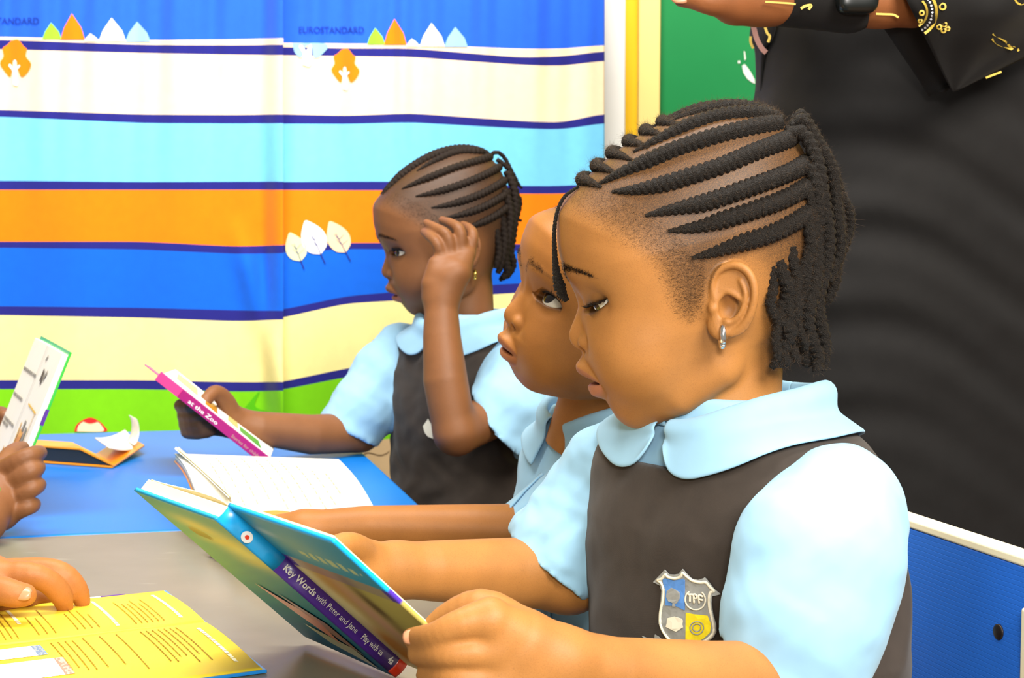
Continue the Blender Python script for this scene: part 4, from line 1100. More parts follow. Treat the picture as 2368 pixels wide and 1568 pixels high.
# -- exercise book of the boy in the middle: thick white pages arched above the table, orange cover
eb = empty('exercise_book', W(640, 1150, 1.52) * [1, 1, 0] + UP * TZ, 'open white exercise book with handwriting and an orange cover under the middle child\'s arm', 'book')
c00, c10, c11, c01 = W(404, 1050, 1.66), W(783, 1063, 1.66), W(866, 1177, 1.50), W(470, 1190, 1.46)
def epage(u, v, lift=0.0):
    p = c00 * (1 - u) * (1 - v) + c10 * u * (1 - v) + c11 * u * v + c01 * (1 - u) * v
    b = .010 * sin(pi * v) * (1 - .75 * u) ; r = p + UP * (b + lift) ; r = r + np.array([.002 * sin(pi * v) * max(0, u - .8) / .2, 0, 0]); return r
grid_obj('page', [[epage(u, v) for u in np.linspace(0, 1, 22)] for v in np.linspace(0, 1, 14)], M_PAPER, eb, .0012)
grid_obj('page_block', [[epage(u, v, -.0040) for u in np.linspace(.003, .997, 22)] for v in np.linspace(.003, .997, 14)], M_PAPER, eb, .0062)
grid_obj('back_cover', [[epage(u, v, -.0084) for u in np.linspace(-.004, 1.004, 22)] for v in np.linspace(-.01, 1.01, 14)], M_ORG, eb, .0014)
# the turned half of the book and its curled orange cover, near side
k0, k1 = W(588, 1186, 1.42), W(795, 1262, 1.33)
G = [[k0 * (1 - u) + k1 * u + np.array([0, -.03, -.028]) * v + UP * (.013 * sin(pi * u) + .004 * v) for u in np.linspace(0, 1, 16)] for v in np.linspace(0, 1, 6)]
grid_obj('front_cover', G, M_ORG, eb, .0016)
G = [[k0 * (1 - u) + k1 * u + np.array([-.004, .012, .003]) + np.array([0, .04, -.02]) * v + UP * (.011 * sin(pi * u)) for u in np.linspace(0, 1, 16)] for v in np.linspace(0, 1, 6)]
# an upright leaf seen on edge
for dx, m_ in ((0, M_PAPER), (6, M_PAPER_C)):
    l0, l1 = W(404 + dx, 1038, 1.64), W(530 + dx, 1152, 1.47); grid_obj('turned_leaf', [[l0 * (1 - u) + l1 * u + np.array([-.0095, .05, -.0050]) * v + UP * (.001 * sin(pi * u) * (1 - v)) for u in np.linspace(0, 1, 16)] for v in np.linspace(0, 1, 5)], m_, eb, .0005)
rngE = random.Random(3); V, Q = [], []
cols_ = [(.15, .3, .9), (.22, .12, .95), (.30, .2, .9), (.38, .1, .9), (.46, .15, .95), (.53, .12, .9), (.60, .14, .95), (.68, .25, .95), (.75, .35, .9), (.82, .4, .8)]
for u, v0, v1 in cols_:
    v = v0
    while v < v1:
        wd = rngE.uniform(.02, .06); b = len(V)
        sl = lambda vv_: u + .03 * vv_
        V += [epage(sl(v), v, .0016), epage(sl(v) + .010, v, .0016), epage(sl(v + wd) + .010, v + wd, .0016), epage(sl(v + wd), v + wd, .0016)]; Q.append((b, b + 1, b + 2, b + 3)); v += wd + rngE.uniform(.012, .05)
adopt(new_obj('handwriting', mesh_np('handwriting', V, Q, False), None, M_PRINT_P), eb)

# -- magenta book of the girl at the back, spine towards us
sA, sB = W(366, 868, 1.86), W(622, 1070, 1.87)
mb = empty('picture_book', sB, 'magenta-spined picture book held by the girl at the back', 'book')
mu = sA - sB; mh = float(np.linalg.norm(mu)); mu /= mh
away = np.array([-.10, .98, .02]); away -= mu * (away @ mu); away /= np.linalg.norm(away); mnrm = np.cross(mu, away); mnrm = mnrm if mnrm[2] > 0 else -mnrm
def plate(name, o, w, dirw, t, nrm, h0, h1, mtl):
    return box(name, o + mu * h0, dirw * w, nrm * t, mu * (h1 - h0), mtl, mb, .0006)
d1 = away * cos(radians(8.4)) - mnrm * sin(radians(8.4)); d2 = away * cos(radians(4)) - mnrm * sin(radians(4))
n1 = np.cross(mu, d1); n1 = n1 if n1[2] > 0 else -n1; n2 = np.cross(mu, d2); n2 = n2 if n2[2] > 0 else -n2
plate('front_cover', sB - mnrm * .0065, .15, d1, .002, n1, 0, mh, M_MAG)
plate('spine', sB - mnrm * .0065 - away * .0015, .0025, away, .0125, mnrm, 0, mh * .80, M_MAG); plate('spine_top', sB - mnrm * .0065 - away * .0015, .0025, away, .0125, mnrm, mh * .80, mh, M_PINK)
plate('page_block', sB - mnrm * .004, .145, d1, .004, n1, .002, mh - .002, M_PAPER)
plate('blue_page', sB + mnrm * .001, .147, away * cos(radians(6.5)) - mnrm * sin(radians(6.5)), .0008, mnrm, mh * .35, mh - .001, M_LBL)
plate('page_block', sB + mnrm * .002, .147, d2, .003, n2, .002, mh - .003, M_PAPER_C); plate('picture_page', sB + mnrm * .0054, .146, d2, .0006, n2, .003, mh - .004, M_PAPER)
for a0, a1, b0, b1, m_ in ((.10, .30, .1, .5, M_GRN), (.32, .42, .2, .8, M_SAND), (.5, .62, .1, .6, M_OCHRE), (.70, .9, .3, .8, M_SAND)):
    q = sB + mnrm * .0064
    flat('printed_picture', [q + mu * mh * a + d2 * .146 * b for a, b in ((a0, b0), (a1, b0 + .05), (a1 + .03, b1), (a0 + .05, b1 + .04))], m_, mb)
tx = sB - away * .0019 - mnrm * .0035
text_obj('spine_title', 'at the Zoo', tx + mu * mh * .72, -mu, mnrm, .0052, M_TXT, mb, width=mh * .26, bold=.01)
text_obj('spine_title', 'Stories for children', tx + mu * mh * .33, -mu, mnrm, .004, M_MAUVE, mb, width=mh * .28)
plate('cover_tab', sA - mnrm * .004 + away * .02 - mu * mh, .10, d1, .0016, n1, mh, mh + .022, M_PINK)

# -- green book held up by the child on the far left
gt_, rt_, lt_ = W(113, 799, 1.735), W(150, 821, 1.605), W(72, 776, 1.88)
gb_ = empty('picture_book', [gt_[0] - .06, gt_[1], TZ], 'green-edged picture book held upright by the child on the far left', 'book')
gw = rt_ - gt_; gwl = lt_ - gt_; gw /= np.linalg.norm(gw); gwl /= np.linalg.norm(gwl)
gup = np.array([.36, .12, .93]); gup -= gw * (gup @ gw); gup /= np.linalg.norm(gup); GH = .176
gfoot = gt_ - gup * GH
bk = open_book(gb_, gfoot, gup, gw, gwl, .122, GH, .006, M_GRN)
def on_leaf(b, u, v, o=.0006): return b[2] + b[0] * .122 * u + gup * GH * v + b[1] * o
R_, Lf = bk[0], bk[1]
M_SKET = mat('print_dark', srgb(96, 88, 84), .8, .1)
for q, m_ in (([(.12, .17), (.62, .12), (.62, .26), (.30, .30), (.14, .28)], M_CORAL), ([(.30, .30), (.62, .26), (.70, .30), (.36, .34)], M_MAUVE), ([(.30, .36), (.52, .35), (.56, .46), (.34, .47)], M_CORAL), ([(.40, .46), (.52, .45), (.50, .53), (.42, .53)], M_PRINT),
              ([(.22, .36), (.28, .36), (.26, .50), (.22, .50)], M_OCHRE), ([(.58, .38), (.72, .37), (.70, .50), (.60, .50)], M_PRINT), ([(.2, .615), (.85, .60), (.85, .612), (.2, .627)], M_OCHRE), ([(.76, .12), (.78, .12), (.80, .60), (.78, .60)], M_OCHRE),
              ([(.30, .78), (.36, .78), (.36, .86), (.30, .86)], M_SKET), ([(.40, .76), (.46, .77), (.44, .86), (.41, .84)], M_SKET), ([(.50, .78), (.60, .84), (.57, .87), (.49, .82)], M_PRINT), ([(.18, .90), (.28, .93), (.26, .95), (.18, .92)], M_PRINT),
              ([(.15, .02), (.17, .02), (.20, .14), (.18, .14)], M_SKET), ([(.5, .01), (.52, .01), (.54, .11), (.52, .11)], M_SKET)):
    flat('printed_picture', [on_leaf(R_, *p) for p in q], m_, gb_)
for q, m_ in (([(.15, .10), (.30, .12), (.26, .30), (.2, .28)], M_OCHRE), ([(.04, .16), (.07, .16), (.10, .30), (.07, .30)], M_SKET)): flat('printed_picture', [on_leaf(Lf, *p) for p in q], m_, gb_)
def leaf_words(b, rows, h, seed):
    rng = random.Random(seed); V, Q = [], []
    for v, u0, u1 in rows:
        u = u0
        while u > u1:
            wd = rng.uniform(.03, .09); k = len(V); V += [on_leaf(b, u, v), on_leaf(b, u - wd, v), on_leaf(b, u - wd, v - h), on_leaf(b, u, v - h)]; Q.append((k, k + 1, k + 2, k + 3)); u -= wd + .03
    adopt(new_obj('printed_line', mesh_np('printed_line', V, Q, False), None, M_PRINT), gb_)
flat('gutter_line', [on_leaf(R_, .0, v, .0012) + gw * o for v, o in ((0, 0), (1, 0), (1, .0016), (0, .0016))], M_PRINT, gb_)  # grey strip painted as the shade in the fold between the leaves
leaf_words(Lf, [(.80, .92, .1), (.62, .92, .25), (.45, .92, .2), (.42, .92, .5)], .022, 5)
flat('purple_band', [gfoot + gw * .1252 + gup * GH * v + np.cross(gup, gw) * o for v, o in ((.56, .0085), (.66, .0085), (.66, .0045), (.56, .0045))], M_PURPLE, gb_)

# -- orange book lying half open on the blue table
ob = empty('picture_book', W(259, 1087, 1.946) * [1, 1, 0] + UP * TZ, 'orange hardback book lying half open on the blue table', 'book')
oc = W(260, 1088, 1.946); oc[2] = TZ + .0005; ol = W(60, 1072, 2.0); ol[2] = oc[2]; orr = W(337, 1053, 2.075); orr[2] = oc[2]
ou = ol - oc; ou /= np.linalg.norm(ou); ov = np.array([-.42, .90, 0.0]); ov2 = orr - oc; ov2 /= np.linalg.norm(ov2)
box('back_cover', oc, ou * .17, ov * .125, UP * .0028, M_ORG, ob, .0006)
def prism(name, prof, o0, dep, mtl, lift=(0, 0)):
    bm = bmesh.new(); A_ = [bm.verts.new(Vector(oc + ou * p[0] + UP * p[1] + ov * o0)) for p in prof]; B_ = [bm.verts.new(Vector(oc + ou * p[0] + UP * (p[1] + lift[0]) + ov * (o0 + dep))) for p in prof]
    bm.faces.new(A_); bm.faces.new(B_[::-1]); n = len(prof)
    for i in range(n): bm.faces.new([A_[i], A_[(i + 1) % n], B_[(i + 1) % n], B_[i]])
    return bm_obj(name, bm, mtl, ob, bevel=.0003)
prism('page_block', [(.002, .003), (.17, .003), (.17, .0195), (.052, .0195)], .002, .06, M_BLK)
prism('front_cover', [(.0, .003), (.0505, .0205), (.172, .0205), (.172, .0228), (.049, .0228), (-.003, .0045)], 0, .064, M_ORG)
box('right_cover', oc, ov2 * .125 + UP * .010, ov * .12, UP * .0026, M_ORG, ob, .0006)
G = [[oc + UP * .004 + ov2 * .118 * u + ov * (.02 + .10 * v) + UP * (.016 * (1 - u) ** 2 + .012 * u * v + .004) for u in np.linspace(0, 1, 14)] for v in np.linspace(0, 1, 6)]
grid_obj('page', G, M_PAPER, ob, .0014)
G = [[oc + UP * .004 + ov2 * (.095 + .022 * sin(2.6 * k)) + ov * (.02 + .05 * v) + UP * (.010 + .018 * (1 - cos(2.6 * k))) for k in np.linspace(0, 1, 14)] for v in np.linspace(0, 1, 4)]
grid_obj('curled_page', G, M_PAPER, ob, .0008)
# -- little pink and cream toy behind the white page
ty = empty('toy', W(495, 1046, 1.86) * [1, 1, 0] + UP * TZ, 'tiny pink and cream plastic toy on the blue table behind the white pages', 'toy')
p0 = W(486, 1047, 1.9); p0[2] = TZ + .009
F = arm_field([([p0, p0 + [.016, 0, -.001]], [.0075, .005], .002), ([p0 + [.02, .0, .0], p0 + [.022, 0, .008]], [.004, .004], .002)], .0012)
V, Q = F.mesh(); adopt(new_obj('toy_body', mesh_np('toy_body', V, Q), None, M_MAUVE), ty)
F = arm_field([([p0 + [.016, -.001, -.004], p0 + [.026, -.001, -.004]], [.0045, .0035], .002)], .0012)
V, Q = F.mesh(); adopt(new_obj('toy_base', mesh_np('toy_base', V, Q), None, M_PAPER_C), ty)
# ------------------------------------------------------------------ girl in front
PA = dict(gap=9.0, lid_up=-.14, lid_lo=-.56, corner=.2, brow=.34)
A_AT = W(HC[0], HC[1], 1.1)
placeA = placer(A_AT)
FA = build_head(PA, 3.3, ([(1690, 0, 800), (1690, 0, 900), (1668, 0, 1080)], [118, 120, 128]))
girl = empty('person', (A_AT[0], A_AT[1], 0.0), 'girl in front', 'person')
headA = head_mesh(FA, PA, placeA, ((.84, .78, 1.7), (1.22, 1.12, 2.5)), SKIN_A)
for i, sg in enumerate((1, -1)):
    c = eye_centres(PA)[i]
    eyeball(c, (-.86, .20, .44), placeA, girl); lashes(c, sg, PA, placeA, girl, seed=i)

def ray_lat(F, px, py):
    """lateral offset where the sight line through a photo pixel meets the near side of the head in front"""
    L = np.linspace(300, -60, 361); ux, uy = un(px, py, L)
    f = F.sample(np.stack([ux, L, uy], 1)); i = np.nonzero(f < 0)[0]
    return float(L[i[0]]) if len(i) else None

def cornrow(F, path, r, place, root, mtl, mirror=False, n=None, lift=.1, Lp=15, name='cornrow', near=True):
    """a plait lying on the scalp; path in photo pixels (near=True) or profile frame with lateral offset"""
    P = []
    for q in spl(np.array(path, float), 40):
        if near:
            L = ray_lat(F, q[0], q[1])
            if L is None: continue
            u = un(q[0], q[1], L); P.append((u[0], L, u[1]))
        else: P.append(tuple(q))
    P = np.array(P); 
    for _ in range(3): P[1:-1] = .25 * P[:-2] + .5 * P[1:-1] + .25 * P[2:]
    s = np.r_[0, np.cumsum(np.linalg.norm(np.diff(P, axis=0), axis=1))]
    m = int(s[-1] / 3.2) if n is None else n
    t = np.linspace(0, s[-1], m); P = np.stack([np.interp(t, s, P[:, k]) for k in range(3)], 1)
    G = F.grad(P)
    if not near:                                   # drop free points onto the scalp
        for _ in range(6): P = P - G * F.sample(P)[:, None]; G = F.grad(P)
    R = r * np.interp(t, [0, 40, 120, s[-1] - 30, s[-1]], [.2, .55, 1, 1.05, .9])
    P = P + G * R[:, None] * lift
    if mirror: P = P * [1, -1, 1]; G = G * [1, -1, 1]
    V, Q = tube_np(P, R, G, plait(Lp, depth=.38), n=12)
    quads_to_obj(name, place(V), Q, mtl, root)
    return P, G, R

ROWS_A = [
 [(1600,580),(1652,566),(1719,544),(1777,528),(1830,504),(1872,480)],
 [(1545,519),(1616,508),(1674,492),(1741,472),(1808,450),(1872,420)],
 [(1492,484),(1562,468),(1629,454),(1696,432),(1763,410),(1830,387),(1868,368)],
 [(1415,434),(1473,428),(1536,414),(1607,392),(1674,370),(1741,343),(1808,322),(1846,310)],
 [(1384,420),(1437,393),(1500,365),(1562,338),(1629,316),(1696,298),(1763,287),(1812,284)],
 [(1464,347),(1518,320),(1580,291),(1643,270),(1696,262),(1741,262),(1790,272)],
]
rngA = np.random.default_rng(4)
fz = [[], []]
for i, p in enumerate(ROWS_A):
    for mir in (False, True):
        P, G, R = cornrow(FA, p, 21.5 if i < 5 else 19, placeA, girl, M_HAIR, mir)
        k = rngA.integers(0, len(P), 1300); th = rngA.normal(0, 1, (1300, 3))
        d = G[k] + .8 * th; d /= np.linalg.norm(d, axis=1, keepdims=True)
        fz[0].append(P[k] + d * R[k][:, None] * .9); fz[1].append(d)
# rows near the crown, and the ones that cross over the front from the parting to the far side
TOP = [[(1545, 40, 285), (1600, 44, 262), (1660, 40, 250), (1730, 32, 250), (1800, 20, 282)], [(1500, -10, 296), (1580, -12, 262), (1660, -12, 248), (1730, -10, 250), (1800, -8, 282)]] + [[(1480, -l, 302), (1565, -l, 264), (1650, -l * .9, 246), (1730, -l * .7, 248), (1800, -l * .5, 282)] for l in (55, 95)]
for i in range(6):
    x0, v0 = 1338 + 36 * i, 432 - 27 * i
    TOP.append([(x0 + 44, 122 - 5 * i, v0 + 4), (x0 + 26, 84 - 4 * i, v0 - 4), (x0 + 10, 36, v0 - 12), (x0 + 14, -20, v0 - 16), (x0 + 34, -75, v0 - 14), (x0 + 62, -125, v0)])
for p in TOP:
    P, G, R = cornrow(FA, p, 18.5, placeA, girl, M_HAIR, near=False)
    k = rngA.integers(0, len(P), 1300); d = G[k] + .7 * rngA.normal(0, 1, (1300, 3)); d /= np.linalg.norm(d, axis=1, keepdims=True)
    fz[0].append(P[k] + d * R[k][:, None] * .9); fz[1].append(d)

def free_braid(path, r, place, root, mtl, Lp=22, name='braid', tip=.6, depth=.40, n=12, rs=None, wig=1.0):
    """a hanging plait; path points (photo x, photo y, lateral offset) of the profile frame"""
    q = spl(np.array([(un(x, y, l)[0], l, un(x, y, l)[1]) for x, y, l in path], float), 60)
    ph = path[0][0] * .37 + path[1][1]; w_ = np.linspace(0, 1, 60); q = q + wig * np.stack([np.sin(w_ * 17 + ph) * 5, np.sin(w_ * 13 + ph * 2) * 6, np.sin(w_ * 11 + ph) * 2], 1) * np.minimum(1, w_ * 6)[:, None]
    s = np.r_[0, np.cumsum(np.linalg.norm(np.diff(q, axis=0), axis=1))]
    m = max(8, int(s[-1] / 3.6)); t = np.linspace(0, s[-1], m)
    P = np.stack([np.interp(t, s, q[:, k]) for k in range(3)], 1)
    R = r * (np.interp(t / s[-1], [0, .1, .75, .97, 1], [.8, 1, 1, .8, tip]) if rs is None else np.interp(t / s[-1], np.linspace(0, 1, len(rs)), rs))
    up = np.tile([.15, 1.0, .1], (m, 1))
    V, Q = tube_np(P, R, up, plait(Lp, depth=depth), n=n)
    quads_to_obj(name, place(V), Q, mtl, root)
    return P, R
BR_A = [
 [(1822,300,40),(1842,262,50),(1880,298,40),(1910,370,20),(1938,440,10),(1962,482,0),(1958,540,-10),(1946,592,-10)],
 [(1812,310,70),(1848,272,80),(1893,330,80),(1922,410,70),(1940,500,60),(1938,580,50),(1922,650,40)],
 [(1800,330,90),(1845,300,100),(1885,370,110),(1905,450,110),(1912,540,100),(1905,630,90),(1897,700,80),(1905,780,70),(1902,852,60)],
 [(1846,312,20),(1890,350,-10),(1925,430,-30),(1950,510,-40),(1948,590,-50),(1930,660,-60)],
 [(1830,300,-30),(1870,330,-60),(1905,410,-80),(1925,500,-90),(1925,600,-90),(1905,690,-80),(1890,760,-60)],
 [(1868,372,115),(1888,440,120),(1893,530,120),(1884,620,120),(1874,700,120),(1878,770,110),(1893,820,100),(1896,856,95)],
 [(1870,424,130),(1880,500,132),(1872,580,135),(1858,660,135),(1850,740,130),(1862,800,120)],
 [(1868,484,140),(1872,550,142),(1852,630,145),(1838,700,145),(1834,770,140),(1842,828,130)],
 [(1800,590,165),(1818,650,160),(1812,720,155),(1826,770,150),(1806,838,150)],
 [(1786,600,170),(1784,670,168),(1796,730,164),(1800,780,158),(1788,842,155)],
 [(1830,560,150),(1838,640,150),(1826,710,150),(1812,780,148),(1816,832,146)],
 [(1858,560,100),(1880,640,90),(1868,720,90),(1862,790,84),(1874,840,80)],
 [(1880,420,60),(1902,520,50),(1898,620,40),(1880,710,40),(1872,790,40)],
 [(1870,450,-20),(1895,560,-20),(1888,660,-20),(1868,760,-20)],
 [(1850,420,-110),(1880,520,-120),(1872,640,-120),(1850,740,-110),(1840,820,-100)],
 [(1800,590,-160),(1816,660,-160),(1812,740,-150),(1820,830,-150)],
 [(1872,330,60),(1912,400,50),(1932,470,30),(1940,545,20),(1932,620,20),(1918,700,10)],
]
for j, p in enumerate(BR_A):
    P, R = free_braid(p, 15.5 + 2.5 * ((j * 7) % 3 - 1), placeA, girl, M_HAIR, Lp=16 + j % 3 * 2)
    k = rngA.integers(0, len(P), 1700); d = rngA.normal(0, 1, (1700, 3)); d /= np.linalg.norm(d, axis=1, keepdims=True)
    fz[0].append(P[k] + d * R[k][:, None] * .9); fz[1].append(d)
free_braid([(1338,428,48),(1306,452,44),(1289,486,40),(1282,530,38),(1283,585,36),(1288,632,34),(1297,668,32),(1311,694,30)], 6.0, placeA, girl, M_HAIR, Lp=9, rs=[.6,.8,.8,.85,1.0,1.2,1.7,2.7,1.2], wig=0)
# flyaway frizz on the plaits, and fine hairs of the hairline
fp, fd = np.concatenate(fz[0]), np.concatenate(fz[1])
V, Q = hairs(fp, fd, 9.5, .22, rngA, .9)
me = mesh_np('flyaway_hair', placeA(V), Q, False); tag(adopt(new_obj('flyaway_hair', me, None, M_FRIZZ_LIT), girl), kind='stuff')
def scalp_hairs(F, line, n, rng, place, root, mtl, lo, hi, ln=8, comb=(1, 0, -.25), w=.19, band=(-30, 60)):
    x = rng.uniform(lo[0], hi[0], n * 4); v = rng.uniform(lo[1], hi[1], n * 4)
    hm = hair_mask(x, v, line); ok = (hm > band[0] + rng.uniform(0, 30, len(x))) & (hm < band[1]); x, v = x[ok][:n], v[ok][:n]
    l = np.full(len(x), 262.0); f = F.sample(np.stack([x, l, v], 1)); done = f < 0
    for _ in range(90):
        l = np.where(done, l, l - 3.0); f = F.sample(np.stack([x, l, v], 1)); done |= f < 0
    ok = done & (l > 15); P = np.stack([x, l, v], 1)[ok]
    G = F.grad(P); P = P - G * F.sample(P)[:, None]
    d = np.array(comb, float)[None, :] + .35 * G + rng.normal(0, .25, P.shape); d /= np.linalg.norm(d, axis=1, keepdims=True)
    V1, Q1 = hairs(P, d, ln, w, rng, .3); V2 = V1 * [1, -1, 1]
    me = mesh_np('baby_hair', place(np.vstack([V1, V2])), np.vstack([Q1, Q1 + len(V1)]), False)
    return tag(adopt(new_obj('baby_hair', me, None, mtl), root), kind='stuff')
scalp_hairs(FA, HAIRLINE, 9000, rngA, placeA, girl, M_HAIR, (1280, 400), (1600, 760))
def brow_hairs(F, n, rng, place, root, mtl, w=.5, ln=11, end=150, fat=1.0):
    al = rng.uniform(18, end, n); bl = np.interp(al, [16, 30, 46, 90, 130, 160], [650, 632, 617, 619, 626, 640]); bw = np.interp(al, [14, 24, 50, 100, 150, 165], [0, 11, 10, 6, 3, 0])
    v = bl + fat * bw * rng.normal(0, .55, n); x = np.full(n, 1270.0); done = np.zeros(n, bool)
    for _ in range(80):
        f = F.sample(np.stack([x, al, v], 1)); done |= f < 0; x = np.where(done, x, x + 3.0)
    P = np.stack([x, al, v], 1)[done]; G = F.grad(P); P = P - G * F.sample(P)[:, None]
    d = np.array([.25, 1.0, -.25])[None, :] + .3 * G + rng.normal(0, .15, P.shape); d /= np.linalg.norm(d, axis=1, keepdims=True)
    V1, Q1 = hairs(P, d, ln, w, rng, .2); 
    me = mesh_np('eyebrows', place(np.vstack([V1, V1 * [1, -1, 1]])), np.vstack([Q1, Q1 + len(V1)]), False)
    return tag(adopt(new_obj('eyebrows', me, None, mtl), root), kind='stuff')
brow_hairs(FA, 900, rngA, placeA, girl, M_LASH)
# hoop earrings
def hoop(c, r, w, place, root, mtl, name='earring', lab=None):
    a = np.linspace(.25 * pi, 2.2 * pi, 40); P = np.stack([c[0] + 0 * a, c[1] + r * .62 * np.cos(a), c[2] + r * np.sin(a)], 1)
    V, Q = tube_np(P, np.full(40, w), np.tile([1.0, 0, 0], (40, 1)), n=10)
    o = quads_to_obj(name, place(V * 1.0), Q, mtl, root)
    if lab: o['label'] = lab
    return o
for sg in (1, -1):
    u = un(1672, 762, 216)
    hoop((u[0], sg * 214, u[1]), 22, 7.5, placeA, girl, M_SILVER, lab='silver huggie hoop earring')
# -- her arms, clothes
TA = Torso(W(1690, 945, 1.11), (-.81, -.58), 1.0, .10)
def ptA(*a): return [W(*q) for q in a]
# left arm: elbow beside the chair, hand on the near edge of the book
La = arm_field([(ptA((1932, 1200, 1.02), (1885, 1590, .985)), [.033, .030], 0), (ptA((1885, 1590, .985), (1650, 1588, .93), (1420, 1560, .885), (1300, 1528, .868)), [.030, .0275, .0215, .0185], .01)], .0016, ext=ptA((930, 1400, .84), (1100, 1660, .87), (1100, 1380, .9)))
hm = lambda *q: [W(*v) for v in q]
dA = .853
palm = [W(1300, 1528, .868), W(1215, 1490, .862), W(1140, 1440, dA)]
La.chain(palm, [.0185, .019, .0125], .008)
La.chain([W(1290, 1540, .868), W(1215, 1545, .862), W(1150, 1510, dA)], [.018, .018, .0115], .008)
La.chain([W(1290, 1560, .868), W(1215, 1590, .862), W(1160, 1575, dA)], [.016, .017, .0115], .008)
La.chain([W(1290, 1570, .868), W(1220, 1640, .862), W(1175, 1635, dA)], [.015, .015, .0105], .008)
def addf(F, P, R, k=.004):
    q, r = finger(P, R); F.chain(q, r, k)
addf(La, hm((1130, 1428, dA), (1060, 1447, dA - .004), (1005, 1468, dA), (952, 1474, .868)), [.0115, .0088, .0072, .0056])
addf(La, hm((1145, 1508, dA), (1080, 1512, dA - .005), (1020, 1514, dA - .002), (966, 1514, .867)), [.0108, .0086, .0074, .0060])
addf(La, hm((1155, 1572, dA), (1090, 1572, dA - .005), (1035, 1568, dA - .002), (985, 1562, .867)), [.0105, .0082, .0072, .0058])
addf(La, hm((1170, 1632, dA), (1110, 1625, dA - .004), (1060, 1618, dA), (1015, 1608, .860)), [.009, .0072, .0062, .0052])
addf(La, hm((1215, 1470, .870), (1120, 1412, .877), (1040, 1428, .886), (985, 1470, .894)), [.014, .0125, .009, .0065], .006)
# right arm: reaches behind the book
Ra = arm_field([(ptA((1448, 1075, 1.19), (1315, 1330, 1.185)), [.037, .030], 0), (ptA((1315, 1325, 1.185), (1180, 1325, 1.16), (1000, 1320, 1.12), (915, 1318, 1.105)), [.0275, .0265, .022, .0195], .01)], .0018, ext=ptA((620, 1250, 1.03), (640, 1420, 1.12)))
Ra.chain(ptA((915, 1318, 1.105), (850, 1320, 1.09), (790, 1330, 1.07)), [.0195, .020, .016], .008)
for a, b, c, r in ((760, 700, 640, .0075), (765, 705, 650, .0075), (765, 712, 662, .007), (770, 725, 685, .006)):
    i = (a, b, c, r)
ys_ = (1290, 1318, 1345, 1370)
for j, y in enumerate(ys_):
    addf(Ra, ptA((800, y + 8, 1.075), (740, y, 1.085), (690, y + 10, 1.10), (650 + 8 * j, y + 26, 1.105)), [.0095, .008, .0068, .0055])
addf(Ra, ptA((850, 1290, 1.09), (810, 1262, 1.06), (770, 1268, 1.045), (740, 1285, 1.04)), [.0125, .0095, .008, .006], .006)
M_PINA_ = M_PINA
calfA = legs(TA, girl, M_PINA)
Tc = Field(*TA.box(.0), .006); Tc.add(TA.sdf(-.004), *TA.box()); tor = (*Tc.mesh(), None)
def creases(P): return None
bodyA = join_bodies(headA, [(*body_part(La), None), (*body_part(Ra), None), tor, calfA])
adopt(new_obj('body', bodyA, None, SKIN_A), girl)
nail(W(951, 1473, .8606), W(945, 1474, .8605) - W(1000, 1468, .8605), W(948, 1474, .80) - W(948, 1474, .86), .0040, .0048, girl)
# blouse: trunk and the two short sleeves
h_ = .0024
lo, hi = TA.box(.05); lo = np.minimum(lo, W(1180, 1580, 1.0)); 
FS = Field(np.minimum(lo, W(1200, 1400, 1.2) - .02), hi + np.array([.06, .02, .0]), h_)
FS.add(TA.sdf(.0035, .0015, 2), *TA.box(.01), 0)
PL = ptA((1962, 1108, 1.035), (1936, 1185, 1.012), (1893, 1290, .985), (1862, 1420, .975), (1825, 1560, .975)); RL = [.022, .0445, .0535, .051, .050]
hemL = W(1835, 1520, .975); hnL = W(1819, 1600, .975) - W(1843, 1500, .975)
hnL = np.cross(W(1960, 1570, .985) - W(1690, 1494, .965), np.array([-.05, .95, .25])); hnL = hnL if hnL[2] < 0 else -hnL
sleeve_field(FS, PL, RL, hnL, W(1825, 1530, .975), seed=3, k=.005, fluff=.0014)
PR = ptA((1462, 1068, 1.185), (1425, 1100, 1.19), (1350, 1195, 1.19), (1285, 1285, 1.185), (1240, 1345, 1.18)); RR = [.040, .042, .041, .041, .041]
hR = ptA((1195, 1250, 1.18), (1372, 1396, 1.18)); hnR = np.cross(hR[1] - hR[0], np.array([.05, .97, -.1])); hnR = hnR if hnR[0] < 0 else -hnR
sleeve_field(FS, PR, RR, hnR, .5 * (hR[0] + hR[1]), seed=5, k=.016, th=.0060, fluff=.0046)
cloth_obj('blouse', FS, M_SHIRT, girl)
# pinafore dress
FP = Field(*TA.box(.02), h_)
def pina(T, off, fl, seed, neck=.058, arm=.082, nk=.046):
    sd = T.sdf(off, fl, seed)
    def fn(x, y, z):
        d = sd(x, y, z); r, fw, t = T.loc(x, y, z)
        ah = np.interp(t, [-.02, .03, .07, .12, .17, .22], [arm, arm + .002, arm - .006, arm - .004, arm + .012, .2]).astype(np.float32)
        d = np.maximum(d, (np.abs(r) - ah))
        nkf = np.interp(fw, [-.02, .02], [nk * .9, nk]).astype(np.float32)
        q = np.maximum(np.abs(r) - neck, t - nkf); q = np.maximum(q, 0) * 0 + q        # square-ish neck
        return np.maximum(d, -q) * 1.0
    return fn
FP.add(pina(TA, .0118, .0018, 7, neck=.050, arm=.106, nk=.036), *TA.box(.02))
cloth_obj('pinafore', FP, M_PINA, girl)
collar(TA, M_SHIRT, girl, rin=.048, width=.037, gap=5, stand=.006, back=.016, off=.0140, drop=.013)
